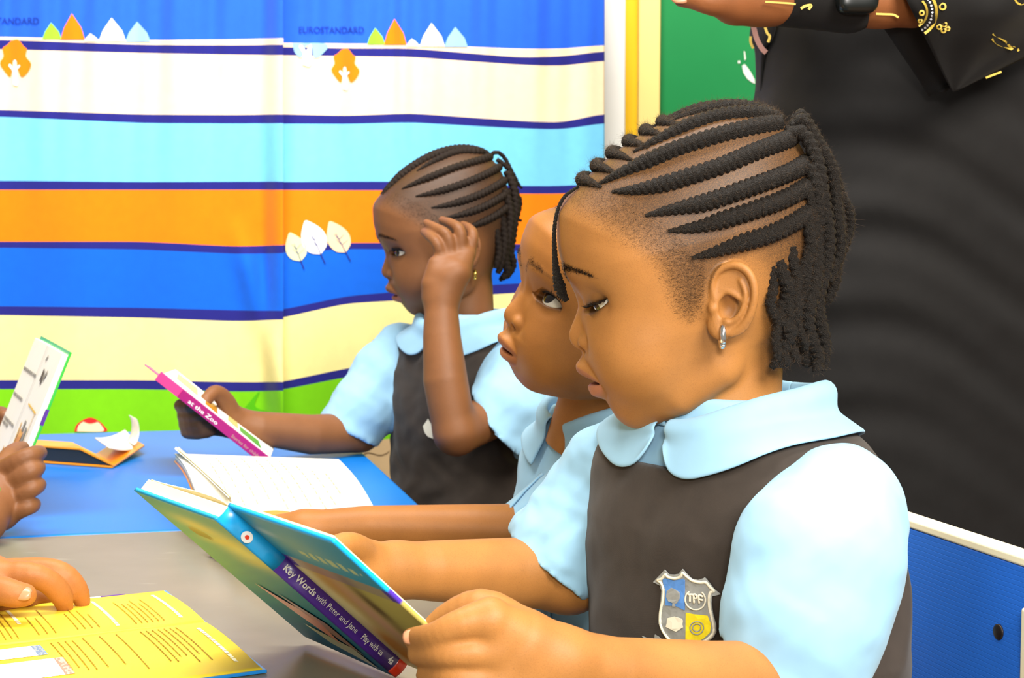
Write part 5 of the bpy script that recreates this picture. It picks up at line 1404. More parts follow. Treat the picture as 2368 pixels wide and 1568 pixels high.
# school crest on the chest
M_CREST = mat('crest_grey', srgb(150, 152, 150), .8, .2, .1, 400); M_CRESTB = mat('crest_blue', srgb(90, 142, 214), .8, .2, .1, 400); M_CRESTY = mat('crest_yellow', srgb(238, 216, 40), .8, .2, .1, 400); M_THREAD = mat('crest_thread', srgb(226, 220, 200), .8, .2)
fnA = FP
def on_pina(x, y, o=.001, F=None, d0=1.2):
    """where the sight line through a pixel meets the dress, lifted off by o"""
    D = np.linspace(.9, d0, 500); P = np.array([W(x, y, d) for d in D]); f = (F or FP).sample(P); i = np.nonzero(f < 0)[0]
    k = i[0] if len(i) else 300
    P0 = P[k]; g = (F or FP).grad(P0[None])[0]
    return P0 + g * (o + .0008)
def patch(name, pts, mtl, root, o, n=0, F=None):
    bm = bmesh.new(); f = bm.faces.new([bm.verts.new((p[0], p[1], 0)) for p in pts])
    xs = [p[0] for p in pts]; ys = [p[1] for p in pts]
    for x in np.arange(min(xs) + 14, max(xs), 14): bmesh.ops.bisect_plane(bm, geom=bm.verts[:] + bm.edges[:] + bm.faces[:], plane_co=(x, 0, 0), plane_no=(1, 0, 0))
    for y in np.arange(min(ys) + 14, max(ys), 14): bmesh.ops.bisect_plane(bm, geom=bm.verts[:] + bm.edges[:] + bm.faces[:], plane_co=(0, y, 0), plane_no=(0, 1, 0))
    bmesh.ops.triangulate(bm, faces=bm.faces)
    for v in bm.verts: v.co = Vector(on_pina(v.co.x, v.co.y, o, F))
    me = bpy.data.meshes.new(name); bm.to_mesh(me); bm.free()
    ob_ = new_obj(name, me, None, mtl); s = ob_.modifiers.new('thick', 'SOLIDIFY'); s.thickness = .0006; s.offset = 0
    return adopt(ob_, root)
cz = lambda x, y: (1440 + x / 6.533, 1280 + y / 6.533)          # from the enlarged crop of the crest
shield = [cz(*p) for p in ((490,430),(560,350),(660,235),(720,305),(800,315),(870,300),(930,228),(990,300),(1070,375),(1160,392),(1230,370),(1260,352),(1310,410),(1400,530),(1495,610),(1430,628),(1370,640),(1360,740),(1385,900),(1430,1060),(1435,1180),(1390,1260),(1300,1330),(1180,1385),(1050,1415),(930,1415),(830,1380),(720,1300),(620,1180),(570,1050),(575,900),(600,740),(612,560),(590,480))]
crest = patch('crest', shield, M_CREST, girl, .0008)
crest['label'] = 'embroidered shield badge with blue and yellow quarters'
sub = lambda o: (setattr(o, 'parent', crest), setattr(o, 'matrix_parent_inverse', crest.matrix_world.inverted()), o)[2]
bpy.context.view_layer.update()
def csub(name, pts, mtl, o): 
    ob_ = patch(name, [cz(*p) for p in pts], mtl, girl, o); return ob_
csub('blue_quarter', [(640,370),(700,372),(800,400),(950,370),(970,400),(965,850),(840,790),(685,780),(680,540),(650,450)], M_CRESTB, .0014)
csub('yellow_quarter', [(985,885),(1100,910),(1310,930),(1340,1020),(1355,1100),(1340,1190),(1250,1270),(1120,1345),(975,1385)], M_CRESTY, .0014)
csub('tree_emblem', [(715,560),(780,510),(850,545),(900,580),(905,660),(870,740),(830,760),(835,800),(795,800),(800,740),(740,720),(705,650)], M_CREST, .002)
csub('book_emblem', [(720,975),(820,945),(930,975),(945,1010),(935,1060),(945,1110),(850,1170),(800,1150),(700,1100),(715,1050)], M_THREAD, .002)
def cord(name, pts, r, mtl, root, o=.0012, close=True):
    q = spl(np.array(list(pts) + ([pts[0]] if close else []), float), max(8, 5 * len(pts))); P = np.array([on_pina(x, y, o) for x, y in q]); m = len(P)
    V, Q = tube_np(P, np.full(m, r), np.tile([-.8, -.55, .2], (m, 1)), n=6); return quads_to_obj(name, V, Q, mtl, root)
inner = [cz(*p) for p in ((560,400),(620,380),(680,315),(720,350),(830,370),(910,340),(940,290),(1000,340),(1080,400),(1190,430),(1280,430),(1340,500),(1400,560),(1350,580),(1330,660),(1335,800),(1370,950),(1400,1100),(1390,1200),(1300,1290),(1150,1360),(960,1405),(820,1350),(700,1250),(620,1110),(600,980),(610,850),(640,700),(650,560),(620,450))]
cord('crest_piping', inner, .0011, M_THREAD, girl)
a = np.linspace(0, 2 * pi, 20)[:-1]
cord('gear_emblem', [cz(1150 + 100 * cos(t), 1115 + 95 * sin(t)) for t in a], .0004, M_CREST, girl, .002); cord('gear_emblem', [cz(1150 + 60 * cos(t), 1110 + 55 * sin(t)) for t in a], .0004, M_CREST, girl, .002)
cord('wreath_emblem', [cz(1130 + 150 * cos(t), 690 + 150 * sin(t)) for t in np.linspace(-.9, pi + .9, 20)], .0006, M_THREAD, girl, .0018, False)
for k, pts in enumerate(([(1020,610),(1100,610)], [(1055,610),(1050,720)], [(1110,740),(1110,610),(1150,625),(1150,660),(1112,670)], [(1190,740),(1185,620),(1250,640)], [(1187,680),(1240,690)])):
    cord('crest_letter', [cz(*p) for p in pts], .0008, M_THREAD, girl, .002, False)
for pts in ([(320,1240),(390,1270),(485,1270),(485,1430),(345,1430),(400,1370)], [(515,1220),(570,1250),(640,1310),(760,1360),(800,1400),(770,1440),(500,1440)]):
    patch('crest_ribbon', [cz(*p) for p in pts], M_CREST, girl, .0008)
# ------------------------------------------------------------------ middle child (looking up, face turned a little to the camera)
PM = dict(curve=-3.0, chin=36.0, crown=1.24, gap=2.0, lid_up=.46, lid_lo=-.30, corner=.02, brow=.40, liner=1)
SM = .775
M_AT = W(1417.6, 677.7, 1.392)
placeM = placer(M_AT, yaw=radians(22.6), pitch=radians(20.5), roll=radians(15), scale=1.05)
FM = build_head(PM, 4.0, ([(1680, 0, 800), (1690, 0, 900), (1720, 0, 1060)], [112, 112, 118]))
boy = empty('person', (M_AT[0], M_AT[1], 0.0), 'child in the middle', 'person')
HL_M = [(1270,490),(1310,484),(1360,482),(1420,505),(1470,540),(1520,585),(1560,640),(1575,700),(1590,720),(1600,690),(1640,630),(1690,585),(1740,610),(1766,700),(1768,800),(1800,880)]
headM = head_mesh(FM, PM, placeM, ((.86, .80, 1.5), (1.15, 1.08, 1.9)), SKIN_BOY, HL_M)
for i, sg in enumerate((1, -1)):
    c = eye_centres(PM)[i]; eyeball(c, (-.90, .26, -.33), placeM, boy); lashes(c, sg, PM, placeM, boy, seed=5 + i, ln=28)
rngM = np.random.default_rng(8)
brow_hairs(FM, 420, rngM, placeM, boy, M_HAIR2, w=.35, ln=9, end=105, fat=1.25)
# cap of very short hair
def short_hair(F, line, n, rng, place, root, mtl, ln=8):
    x = rng.uniform(1285, 1895, n * 3); v = rng.uniform(235, 880, n * 3); hm = hair_mask(x, v, line); ok = hm > 6; x, v = x[ok][:n], v[ok][:n]
    l = np.full(len(x), 262.0); done = np.zeros(len(x), bool)
    for _ in range(88):
        f = F.sample(np.stack([x, l, v], 1)); done |= f < 0; l = np.where(done, l, l - 3.0)
    P = np.stack([x, l, v], 1)[done]; G = F.grad(P); P = P - G * F.sample(P)[:, None]
    V1, Q1 = hairs(P, G, ln, .6, rng, .6); V = np.vstack([V1, V1 * [1, -1, 1]])
    me = mesh_np('short_hair', place(V), np.vstack([Q1, Q1 + len(V1)]), False); tag(adopt(new_obj('short_hair', me, None, mtl), root), kind='stuff')
short_hair(FM, HL_M, 9000, rngM, placeM, boy, M_HAIR2)
TM = Torso(W(1418, 972, 1.44), (-.86, -.51), 1.0, .10)
Lm = arm_field([([W(1480, 1090, 1.385), W(1265, 1235, 1.385)], [.034, .027], 0), ([W(1262, 1232, 1.385), W(1100, 1222, 1.37), W(850, 1218, 1.355), W(705, 1226, 1.35)], [.0262, .0215, .0185, .0168], .01)], .0018, ext=[W(450, 1180, 1.34), W(450, 1330, 1.42)])
Lm.chain([W(705, 1226, 1.35), W(650, 1232, 1.352), W(600, 1240, 1.36)], [.0168, .0165, .012], .008)
zt = lambda x, y, d, z: np.array([W(x, y, d)[0], d, TZ + z])
for j, (yy, tx_, dd) in enumerate(((1238, 476, 1.415), (1248, 492, 1.40), (1258, 512, 1.385), (1266, 545, 1.37))):
    addf(Lm, [W(640, 1234 + 6 * j, 1.358), W(590, 1242 + 8 * j, 1.365), zt(540, 0, dd - .02, .022), zt(tx_, 0, dd, .0075)], [.0105, .0085, .007, .0056])
addf(Lm, [W(690, 1244, 1.345), W(650, 1262, 1.335), W(610, 1270, 1.335), zt(585, 0, 1.335, .01)], [.0125, .010, .008, .0062], .006)
Rm = arm_field([([TM.P(-.098, -.005, .07), TM.P(-.118, .00, .22)], [.034, .027], 0), ([TM.P(-.118, .0, .22), TM.P(-.09, .10, .285), TM.P(-.06, .15, .30)], [.026, .020, .0165], .01)], .003, ext=[TM.P(-.04, .26, .34)])
Rm.chain([TM.P(-.06, .15, .30), TM.P(-.05, .18, .303)], [.0165, .018], .008)
for j in range(4): addf(Rm, [TM.P(-.068 + .013 * j, .185, .30), TM.P(-.066 + .013 * j, .215, .305), TM.P(-.066 + .013 * j, .235, .318)], [.0095, .008, .0062])
addf(Rm, [TM.P(-.04, .165, .30), TM.P(-.022, .185, .305), TM.P(-.016, .205, .312)], [.011, .009, .007])
calfM = legs(TM, boy, mat('grey_shorts', srgb(60, 58, 60), .9, .2), name='shorts')
Tc = Field(*TM.box(.0), .006); Tc.add(TM.sdf(-.004), *TM.box()); torM = (*Tc.mesh(), None)
adopt(new_obj('body', join_bodies(headM, [(*body_part(Lm), None), (*body_part(Rm), None), torM, calfM]), None, SKIN_BOY), boy)
lo, hi = TM.box(.05); FSm = Field(np.minimum(lo, W(1150, 1330, 1.38) - .03), hi + np.array([.05, .0, .02]), .0028)
FSm.add(TM.sdf(.006, .0022, 12), *TM.box(.01), 0)
hc_ = W(1212, 1247, 1.385); hn = (W(1212, 1247, 1.385) - W(1300, 1195, 1.385)) / .036 + np.array([.15, .0, -.35])
sleeve_field(FSm, [W(1510, 1080, 1.385), W(1400, 1140, 1.385), W(1300, 1195, 1.385), W(1200, 1254, 1.385)], [.042, .0405, .0375, .0345], hn, hc_, seed=15, fluff=.0022, th=.0058)
hrm = [W(1150, 1120, 1.53), W(1240, 1190, 1.52)]
hq = TM.P(-.115, 0, .17); sleeve_field(FSm, [TM.P(-.09, 0, .055), TM.P(-.108, 0, .10), TM.P(-.117, .0, .19)], [.036, .042, .044], TM.P(-.118, 0, .19) - TM.P(-.106, 0, .10), hq, seed=16, th=.0058)
cloth_obj('shirt', FSm, M_SHIRT, boy)
def shirt_collar(t, mtl, root, rin=.046, width=.040, gap=5, off=.012, **k): collar(t, mtl, root, rin=rin, width=width, gap=gap, off=off, **k)
collar(TM, M_SHIRT, boy, rin=.046, width=.036, gap=14, stand=.012, back=.010, off=.011, lobe=6, point=.2)
# button placket
def front_pt(T, F, r, t, o):
    p = T.P(r, .16, t)
    for _ in range(60):
        f = F.sample(p[None])[0]
        if f < .0006: break
        p = p - T.f * min(f, .004)
    return p + T.f * o
G = [[front_pt(TM, FSm, r, t, .0016) for r in np.linspace(-.012, .012, 5)] for t in np.linspace(.045, .30, 26)]
grid_obj('placket', G, M_SHIRT, boy, .0014)
M_BTN = mat('button_blue', srgb(26, 152, 196), .25, .5, coat=.4)
for t in (.082, .145, .21):
    c = front_pt(TM, FSm, .0, t, .0030); u = TM.l; w = np.array([0, 0, 1.0])
    P = [c - TM.f * .002, c + TM.f * .0002, c + TM.f * .0008, c + TM.f * .0002]; V, Q = tube_np(P, [.0056, .0058, .0048, .0036], np.tile(u, (4, 1)), n=20); b = quads_to_obj('button', V, Q, M_BTN, boy)
    for a in (-.0013, .0013): V, Q = tube_np([c + u * a - TM.f * .0002, c + u * a + TM.f * .0009], [.0006, .0006], np.tile(u, (2, 1)), n=6); quads_to_obj('button_thread', V, Q, M_SHIRT, boy)

# ------------------------------------------------------------------ girl at the back, hand raised to her temple
PB = dict(chin=16.0, gap=5.0, lid_up=.24, lid_lo=-.36, corner=.03, brow=.45)
SB_ = .528
B_AT = W(1024, 541, 2.084)
placeB = placer(B_AT, yaw=radians(11.5), pitch=radians(-1.4), roll=radians(2))
FB = build_head(PB, 5.2, ([(1690, 0, 800), (1695, 0, 900), (1690, 0, 1080)], [112, 112, 120]))
far = empty('person', (B_AT[0], B_AT[1], 0.0), 'girl at the back', 'person')
headB = head_mesh(FB, PB, placeB, ((.86, .80, 1.3), (1.7, 1.45, 2.2)), SKIN_B, HAIRLINE)
for i, sg in enumerate((1, -1)):
    c = eye_centres(PB)[i]; eyeball(c, (-.90, .32, .03), placeB, far); lashes(c, sg, PB, placeB, far, seed=9 + i, ln=20)
rngB = np.random.default_rng(14)
brow_hairs(FB, 420, rngB, placeB, far, M_LASH, w=.7, ln=12)
fzB = [[], []]
def rowB(p, mir=False):
    P = []
    for q in spl(np.array(p, float), 40):
        l = 262.0
        L = np.linspace(290, -40, 331); f = FB.sample(np.stack([np.full(331, q[0]), L, np.full(331, q[1])], 1)); i = np.nonzero(f < 0)[0]
        if len(i): P.append((q[0], L[i[0]], q[1]))
    return P
ROWS_B = [[(1625,600),(1700,575),(1780,545),(1865,500)], [(1560,545),(1640,530),(1740,500),(1872,440)], [(1510,500),(1600,485),(1720,450),(1870,385)], [(1450,452),(1560,430),(1690,390),(1850,330)], [(1400,420),(1500,380),(1640,330),(1800,292)], [(1470,345),(1560,300),(1660,268),(1780,272)]]
for p in ROWS_B:
    for mir in (False, True):
        cornrow(FB, rowB(p), 18, placeB, far, M_HAIR2, mir, near=False, lift=.15, Lp=19)
for l0 in (0, 44, -44):
    cornrow(FB, [(1322, l0 * .8, 440), (1400, l0, 362), (1490, l0 * 1.05, 300), (1580, l0 * 1.05, 262), (1660, l0 * .9, 250), (1740, l0 * .7, 256), (1800, l0 * .5, 284)], 17, placeB, far, M_HAIR2, near=False, lift=.15, Lp=19)
scalp_hairs(FB, HAIRLINE, 4000, rngB, placeB, far, M_HAIR2, (1280, 400), (1600, 760), ln=9, w=.3)
def to_frame(x, y, lat, at=B_AT, s=SB_):
    """photo pixel of the girl at the back -> her profile frame (small turn ignored)"""
    return (HC[0] + (x - 1024) / s, lat, HC[1] + (y - 541) / s)
def braidB(path, r, name='braid', rs=None):
    q = spl(np.array([to_frame(*p) for p in path], float), 50); s = np.r_[0, np.cumsum(np.linalg.norm(np.diff(q, axis=0), axis=1))]
    m = max(10, int(s[-1] / 5)); t = np.linspace(0, s[-1], m); P = np.stack([np.interp(t, s, q[:, k]) for k in range(3)], 1)
    R = r * (np.interp(t / s[-1], [0, .1, .8, 1], [.9, 1, 1, .6]) if rs is None else np.interp(t / s[-1], np.linspace(0, 1, len(rs)), rs))
    V, Q = tube_np(P, R, np.tile([.1, 1.0, .1], (m, 1)), plait(24, depth=.3), n=10); quads_to_obj(name, placeB(V), Q, M_HAIR2, far)
for p, r in (([(1130,372,0),(1150,356,10),(1170,366,0),(1186,395,0),(1204,428,-10),(1214,440,-10)], 10), ([(1150,372,40),(1175,392,40),(1188,420,30),(1196,450,20),(1206,470,10),(1200,505,0),(1186,540,0)], 12), ([(1175,400,-20),(1200,440,-30),(1208,480,-30),(1203,510,-30),(1214,515,-30)], 11),
             ([(1170,400,70),(1185,440,80),(1188,490,80),(1180,540,80),(1172,580,80),(1182,610,70),(1178,632,60)], 20), ([(1160,440,110),(1172,500,115),(1164,560,115),(1158,600,110),(1166,630,100),(1152,642,90)], 22), ([(1150,500,130),(1156,560,130),(1146,610,125),(1140,632,120)], 20),
             ([(1135,530,145),(1142,580,140),(1134,620,135)], 18), ([(1185,450,0),(1192,520,-10),(1184,580,-10),(1174,628,0),(1160,646,20)], 20), ([(1180,460,-80),(1186,530,-80),(1176,600,-80)], 20), ([(1160,480,-140),(1164,560,-140),(1150,620,-130)], 20), ([(1166,610,40),(1176,634,40),(1160,644,40),(1152,650,50)], 16)):
    braidB(p, r)
u = to_frame(1078, 633, 200)
hoop((u[0], 205, u[2] - 6), 17, 7, placeB, far, M_GOLD, lab='small gold drop earring')
# her trunk, arms, clothes
TB = Torso(W(1088, 748, 2.06), (-.66, -.75), 1.0, .06)
d0 = 1.90
Lb = arm_field([([W(1205, 860, 1.985), W(1150, 955, 1.94), W(1058, 1002, 1.875)], [.036, .0285, .0262], .01), ([W(1052, 1000, 1.872), W(1030, 880, 1.878), W(1022, 780, 1.888), W(1020, 690, 1.90)], [.0262, .0272, .0232, .0195], .01)], .0022, ext=[W(960, 490, 1.9), W(1130, 520, 1.98)])
Lb.chain([W(1020, 690, 1.90), W(1030, 640, d0), W(1032, 596, d0 + .01)], [.0195, .0195, .0125], .01); Lb.chain([W(1030, 680, 1.90), W(1055, 630, d0), W(1078, 590, d0 + .012)], [.018, .019, .0115], .01); Lb.chain([W(1008, 676, 1.90), W(1000, 655, 1.897), W(1006, 610, 1.90)], [.016, .0135, .009], .010)
for q, r in ((((1022, 596, 1.905), (1010, 562, 1.902), (992, 545, 1.92), (980, 536, 1.94)), [.0080, .0068, .0061, .0048]), (((1044, 590, 1.908), (1034, 545, 1.905), (1008, 527, 1.92), (986, 515, 1.94)), [.0082, .0070, .0061, .0048]), (((1066, 586, 1.912), (1064, 535, 1.91), (1044, 517, 1.925), (1022, 509, 1.95)), [.0086, .0074, .0063, .0050]), (((1084, 590, 1.918), (1094, 545, 1.92), (1084, 527, 1.935), (1070, 519, 1.96)), [.0082, .0069, .0058, .0046])):
    addf(Lb, [W(*v) for v in q], r)
Rb = arm_field([([W(905, 830, 2.12), W(835, 990, 2.08)], [.036, .0275], 0), ([W(832, 1000, 2.08), W(720, 1005, 2.03), W(600, 990, 1.99), (W(545, 978, 1.98))], [.027, .0262, .0215, .0185], .01)], .0022, ext=[W(390, 890, 1.93), W(400, 1040, 2.0)])
Rb.chain([W(545, 978, 1.98), W(500, 972, 1.975), W(465, 965, 1.965)], [.0185, .020, .016], .01)
for j, (y0, x1, y1) in enumerate(((938, 416, 938), (958, 424, 962), (976, 428, 982), (992, 434, 1000))):
    addf(Rb, [W(478, y0 + 4, 1.985), W(440, y0 + 2, 1.985), W(x1, y1, 1.955), W(x1 + 26, y1 + 2, 1.925), W(x1 + 56, y1 - 2, 1.925)], [.0098, .0088, .0082, .0078, .006])
addf(Rb, [W(535, 958, 1.97), W(520, 925, 1.96), W(498, 908, 1.945), W(478, 922, 1.93)], [.0135, .0115, .0098, .0078], .008)
calfB = legs(TB, far, M_PINA)
Tc = Field(*TB.box(.0), .006); Tc.add(TB.sdf(-.004), *TB.box()); torB = (*Tc.mesh(), None)
adopt(new_obj('body', join_bodies(headB, [(*body_part(Lb), None), (*body_part(Rb), None), torB, calfB]), None, SKIN_B), far)
lo, hi = TB.box(.05); FSb = Field(np.minimum(lo, W(745, 1040, 2.06) - .03), np.maximum(hi, W(1275, 1050, 1.95) + .02), .0032)
FSb.add(TB.sdf(.0035, .0015, 22), *TB.box(.01), 0)
hr = [W(748, 962, 2.09), W(868, 1034, 2.06)]; hn = np.cross(hr[1] - hr[0], np.array([.05, .97, -.1])); hn = hn if hn[0] < 0 else -hn
sleeve_field(FSb, [W(930, 805, 2.12), W(885, 870, 2.105), W(845, 940, 2.085), W(795, 1015, 2.075)], [.036, .043, .044, .043], hn, .5 * (hr[0] + hr[1]), seed=25, fluff=.0025, th=.0072)
hl = [W(1092, 900, 1.93), W(1215, 1035, 1.93)]; hn = np.cross(hl[1] - hl[0], np.array([.25, .93, 0])); hn = hn if hn[2] < 0 else -hn
sleeve_field(FSb, [W(1205, 815, 1.99), W(1195, 880, 1.965), W(1175, 950, 1.94), W(1140, 1020, 1.93)], [.034, .046, .053, .056], hn, .5 * (hl[0] + hl[1]) + np.array([.0, 0, -.002]), seed=27, fluff=.0020, th=.0072)
cloth_obj('blouse', FSb, M_SHIRT, far)
FPb = Field(*TB.box(.02), .0032); FPb.add(pina(TB, .0095, .0035, 17, neck=.05, arm=.095, nk=.030), *TB.box(.02))
cloth_obj('pinafore', FPb, M_PINA, far)
collar(TB, M_SHIRT, far, rin=.046, width=.042, gap=6, stand=.008, back=.014, off=.0135, drop=.012)
def bpatch(pts, o=.001):
    me_ = patch('crest', pts, M_THREAD, far, o, F=FPb) if False else None
def on_dressB(x, y, o=.001):
    D = np.linspace(1.85, 2.2, 400); P = np.array([W(x, y, d) for d in D]); f = FPb.sample(P); i = np.nonzero(f < 0)[0]; k = i[0] if len(i) else 200; return P[k] - np.array([0, .0018, 0])
flat('crest', [on_dressB(*p) for p in ((978,985),(990,968),(1000,985),(1012,975),(1016,1000),(1008,1016),(990,1010),(982,1000))], M_THREAD, far)
# ------------------------------------------------------------------ standing woman in black (cropped by the top of the frame)
M_SKIRT = fabric_mat('black_skirt', srgb(21, 19, 18), .8, 2600, .15, .3, .03)
M_BLOUSE = fabric_mat('black_print_blouse', srgb(19, 17, 16), .75, 2600, .12, .3, .03)
M_GPRINT = mat('gold_print', srgb(206, 176, 70), .5, .4, .15, 300); M_WPRINT = mat('silver_print', srgb(206, 208, 214), .5, .4); M_LIN = mat('lining_mauve', srgb(150, 112, 104), .8, .2)
SKIN_W = skin_mat('skin_woman', srgb(140, 84, 46))
wD = 1.80; wc = W(2128, 300, wD); wx, wy = wc[0], wc[1]
lady = empty('person', (wx, wy, 0), 'standing woman in a black skirt', 'person')
zs = [.06, .30, .55, .72, .86, .97, 1.05, 1.12, 1.18, 1.24, 1.36, 1.46]
As = [.170, .185, .196, .199, .196, .190, .183, .170, .150, .140, .160, .165]
Bs = [.13, .145, .155, .16, .16, .155, .145, .13, .115, .105, .12, .12]
def skirt(x, y, z):
    a = np.interp(z, zs, As).astype(np.float32); b = np.interp(z, zs, Bs).astype(np.float32)
    e = (np.abs((x - wx) / a) ** 2.2 + np.abs((y - wy) / b) ** 2.2) ** (1 / 2.2)
    d = (e - 1) * b * .95
    ph = z * 62 + 2.2 * np.sin(x * 9 + z * 3) + 1.2 * np.sin(x * 21 + 2) 
    am = .0022 * (.35 + np.exp(-((z - .86) / .10) ** 2) + .8 * np.exp(-((z - .70) / .12) ** 2))
    d = d - am * (np.sin(ph) + .5 * np.sin(ph * 1.9 + x * 14)) - .0012 * wob(x, y, z, 24, 4)
    d = d + .0030 * np.exp(-((x - (wx + .105 + .02 * (1 - z))) / .0026) ** 2) * (y < wy)                  # seam
    return np.maximum(d, np.maximum(.08 - z, z - 1.12))
FW_ = Field((wx - .24, wy - .20, .05), (wx + .24, wy + .20, 1.14), .0052)
FW_.F = skirt(*FW_.xyz(FW_.full())).astype(np.float32); cloth_obj('skirt', FW_, M_SKIRT, lady, 1)
# blouse: body above the waist and the wide hanging sleeve with its print
FBl = Field((wx - .26, wy - .24, 1.02), (wx + .26, wy + .2, 1.50), .006)
FBl.F = np.maximum((((np.abs((FBl.xyz(FBl.full())[0] - wx) / np.interp(FBl.xyz(FBl.full())[2], zs, As)) ** 2.2 + np.abs((FBl.xyz(FBl.full())[1] - wy) / np.interp(FBl.xyz(FBl.full())[2], zs, Bs)) ** 2.2) ** (1 / 2.2)) - 1.04) * .13, np.maximum(1.085 - FBl.xyz(FBl.full())[2], FBl.xyz(FBl.full())[2] - 1.47)).astype(np.float32)
FBl.chain([(wx - .16, wy, 1.42), (wx - .215, wy - .08, 1.22), (wx - .20, wy - .15, 1.112)], [.06, .048, .040], .02)
cloth_obj('blouse', FBl, M_BLOUSE, lady, 2)
sd = 1.545
def sheet(name, pts_rows, mtl, th=.003): return grid_obj(name, pts_rows, mtl, lady, th)
tip = W(2203, 212, 1.56)
L0, L1 = [W(2040, -130, 1.475), W(2094, 0, 1.462), W(2122, 60, 1.485), W(2162, 135, 1.53), tip], [W(2600, -160, 1.62), W(2520, 20, 1.60), W(2450, 90, 1.59), W(2340, 145, 1.575), tip + np.array([.004, 0, .002])]
Ls, Rs = spl(L0, 26), spl(L1, 26)
def slv(u, v, o=0.0):
    k = v * 25; i = min(24, int(k)); f = k - i; a = Ls[i] + (Ls[i + 1] - Ls[i]) * f; b = Rs[i] + (Rs[i + 1] - Rs[i]) * f
    p = a + (b - a) * u; w = np.linalg.norm(b - a); return p + np.array([0, -.10 * w * sin(pi * u) - .006 * sin(u * 13 + v * 3) * w * 4 - o, 0])
sheet('hanging_sleeve', [[slv(u, v) for u in np.linspace(0, 1, 30)] for v in np.linspace(0, 1, 34)], M_BLOUSE)
G = [[slv(u, v, -.03 - .03 * (1 - u)) + np.array([-.018 * (1 - v) - .006, 0, -.0]) for u in np.linspace(0, 1, 16)] for v in np.linspace(0, .99, 20)]
sheet('sleeve_back', G, M_BLOUSE)
def on_slv(x, y):
    """nearest point of the hanging sleeve to a photo pixel"""
    best = None
    for u in np.linspace(0, 1, 60):
        for v in np.linspace(0, 1, 60):
            p = slv(u, v); d = p - CAM; zc = d[1] * cos(PITCH) - d[2] * sin(PITCH); X = 1184 + FPX * d[0] / zc; Y = 784 - FPX * (d[1] * sin(PITCH) + d[2] * cos(PITCH)) / zc
            e = (X - x) ** 2 + (Y - y) ** 2
            if best is None or e < best[0]: best = (e, p[1])
    return W(x, y, best[1] - .0030)
def print_line(name, pts, w, mtl, n=24, on=on_slv):
    q = spl(np.array(pts, float), n); T = np.gradient(q, axis=0); T /= np.linalg.norm(T, axis=1, keepdims=True) + 1e-9; N_2 = np.stack([-T[:, 1], T[:, 0]], 1)
    D = np.array([on(*p)[1] for p in q[::4]]); D = np.interp(np.arange(len(q)), np.arange(0, len(q), 4), D)
    grid_obj(name, [[W(*(q[i] + N_2[i] * s * w), D[i]) for s in (-1, 0, 1)] for i in range(len(q))], mtl, lady)
arc = lambda r, a0, a1, cx=2108, cy=28: [(cx + r * cos(a), cy + r * sin(a) * 1.0) for a in np.linspace(a0, a1, 9)]
print_line('gold_print', arc(58, -.9, 1.02), 3.2, M_GPRINT); print_line('gold_print', arc(36, -.8, 1.1), 2.4, M_GPRINT)
for k, a in enumerate(np.linspace(-.85, 1.0, 12)): print_line('silver_print', [(2108 + 46 * cos(a), 28 + 46 * sin(a)), (2108 + 50 * cos(a + .05), 28 + 50 * sin(a + .05))], 2.2, M_WPRINT, 5)
for cx, cy, r in ((2180, 15, 7), (2172, 62, 5), (2184, 56, 5), (2182, 70, 5), (2192, 66, 4), (2132, 30, 5), (2128, 48, 4)): print_line('gold_print', [(cx + r * cos(a), cy + r * sin(a)) for a in np.linspace(0, 2 * pi, 9)], 2.0, M_GPRINT, 16)
for pts in ([(2296, 78), (2310, 86), (2326, 96), (2334, 106), (2342, 114)], [(2294, 90), (2308, 102), (2324, 108), (2340, 114)], [(2336, 104), (2350, 108), (2356, 118)]): print_line('gold_print', pts, 2.6, M_GPRINT, 14)
print_line('gold_print', [(2280, 180), (2300, 172), (2316, 166)], 2.4, M_GPRINT, 10)
print_line('gold_print', [(2346, -4), (2352, 6), (2362, 10), (2372, 4)], 2.2, M_GPRINT, 10)
# forearm across the waist, cuff, and the hand at the left
M_PHONE = mat('black_plastic', srgb(14, 18, 16), .3, .5)
hw = lambda *q: [W(v[0], v[1] - 18, v[2]) for v in q]
FHn = arm_field([(hw((2200, -40, 1.62), (2110, 10, 1.52), (2030, 16, 1.50)), [.040, .030, .026], .01), (hw((2040, 12, 1.50), (1880, 10, 1.49), (1765, 8, 1.485)), [.027, .0275, .0265], .01)], .0026, ext=hw((1540, -60, 1.46), (1560, 70, 1.5)))
FHn.chain(hw((1765, 6, 1.485), (1705, 8, 1.48), (1660, 2, 1.478)), [.0265, .028, .021], .012)
FHn.chain(hw((1765, 0, 1.485), (1700, -30, 1.485), (1655, -36, 1.485)), [.024, .026, .018], .012)
addf(FHn, hw((1680, 14, 1.47), (1640, 20, 1.466), (1606, 14, 1.468), (1578, 12, 1.472)), [.0165, .0125, .0105, .0092], .008)
addf(FHn, hw((1660, -8, 1.475), (1620, -6, 1.473), (1600, -16, 1.473)), [.014, .0115, .010], .008)
addf(FHn, hw((1655, -40, 1.48), (1615, -46, 1.478), (1598, -30, 1.474)), [.014, .0115, .010], .008)
armW = (*body_part(FHn), None)
torW = Field((wx - .2, wy - .16, .06), (wx + .2, wy + .16, 1.44), .010); torW.F = (skirt(*torW.xyz(torW.full())) + .014).astype(np.float32)
torW.F = np.minimum(torW.F, ((np.abs((torW.xyz(torW.full())[0] - wx) / .11) ** 2 + np.abs((torW.xyz(torW.full())[1] - wy) / .08) ** 2) ** .5 - 1) * .08 + np.maximum(0, 1.0 - torW.xyz(torW.full())[2]) * 9).astype(np.float32)
for s in (-1, 1): torW.chain([(wx + s * .07, wy, .14), (wx + s * .07, wy - .01, .075)], [.05, .042], .01)
lw = limb_only([armW, (*torW.mesh(), None)])
adopt(new_obj('body', lw, None, SKIN_W), lady)
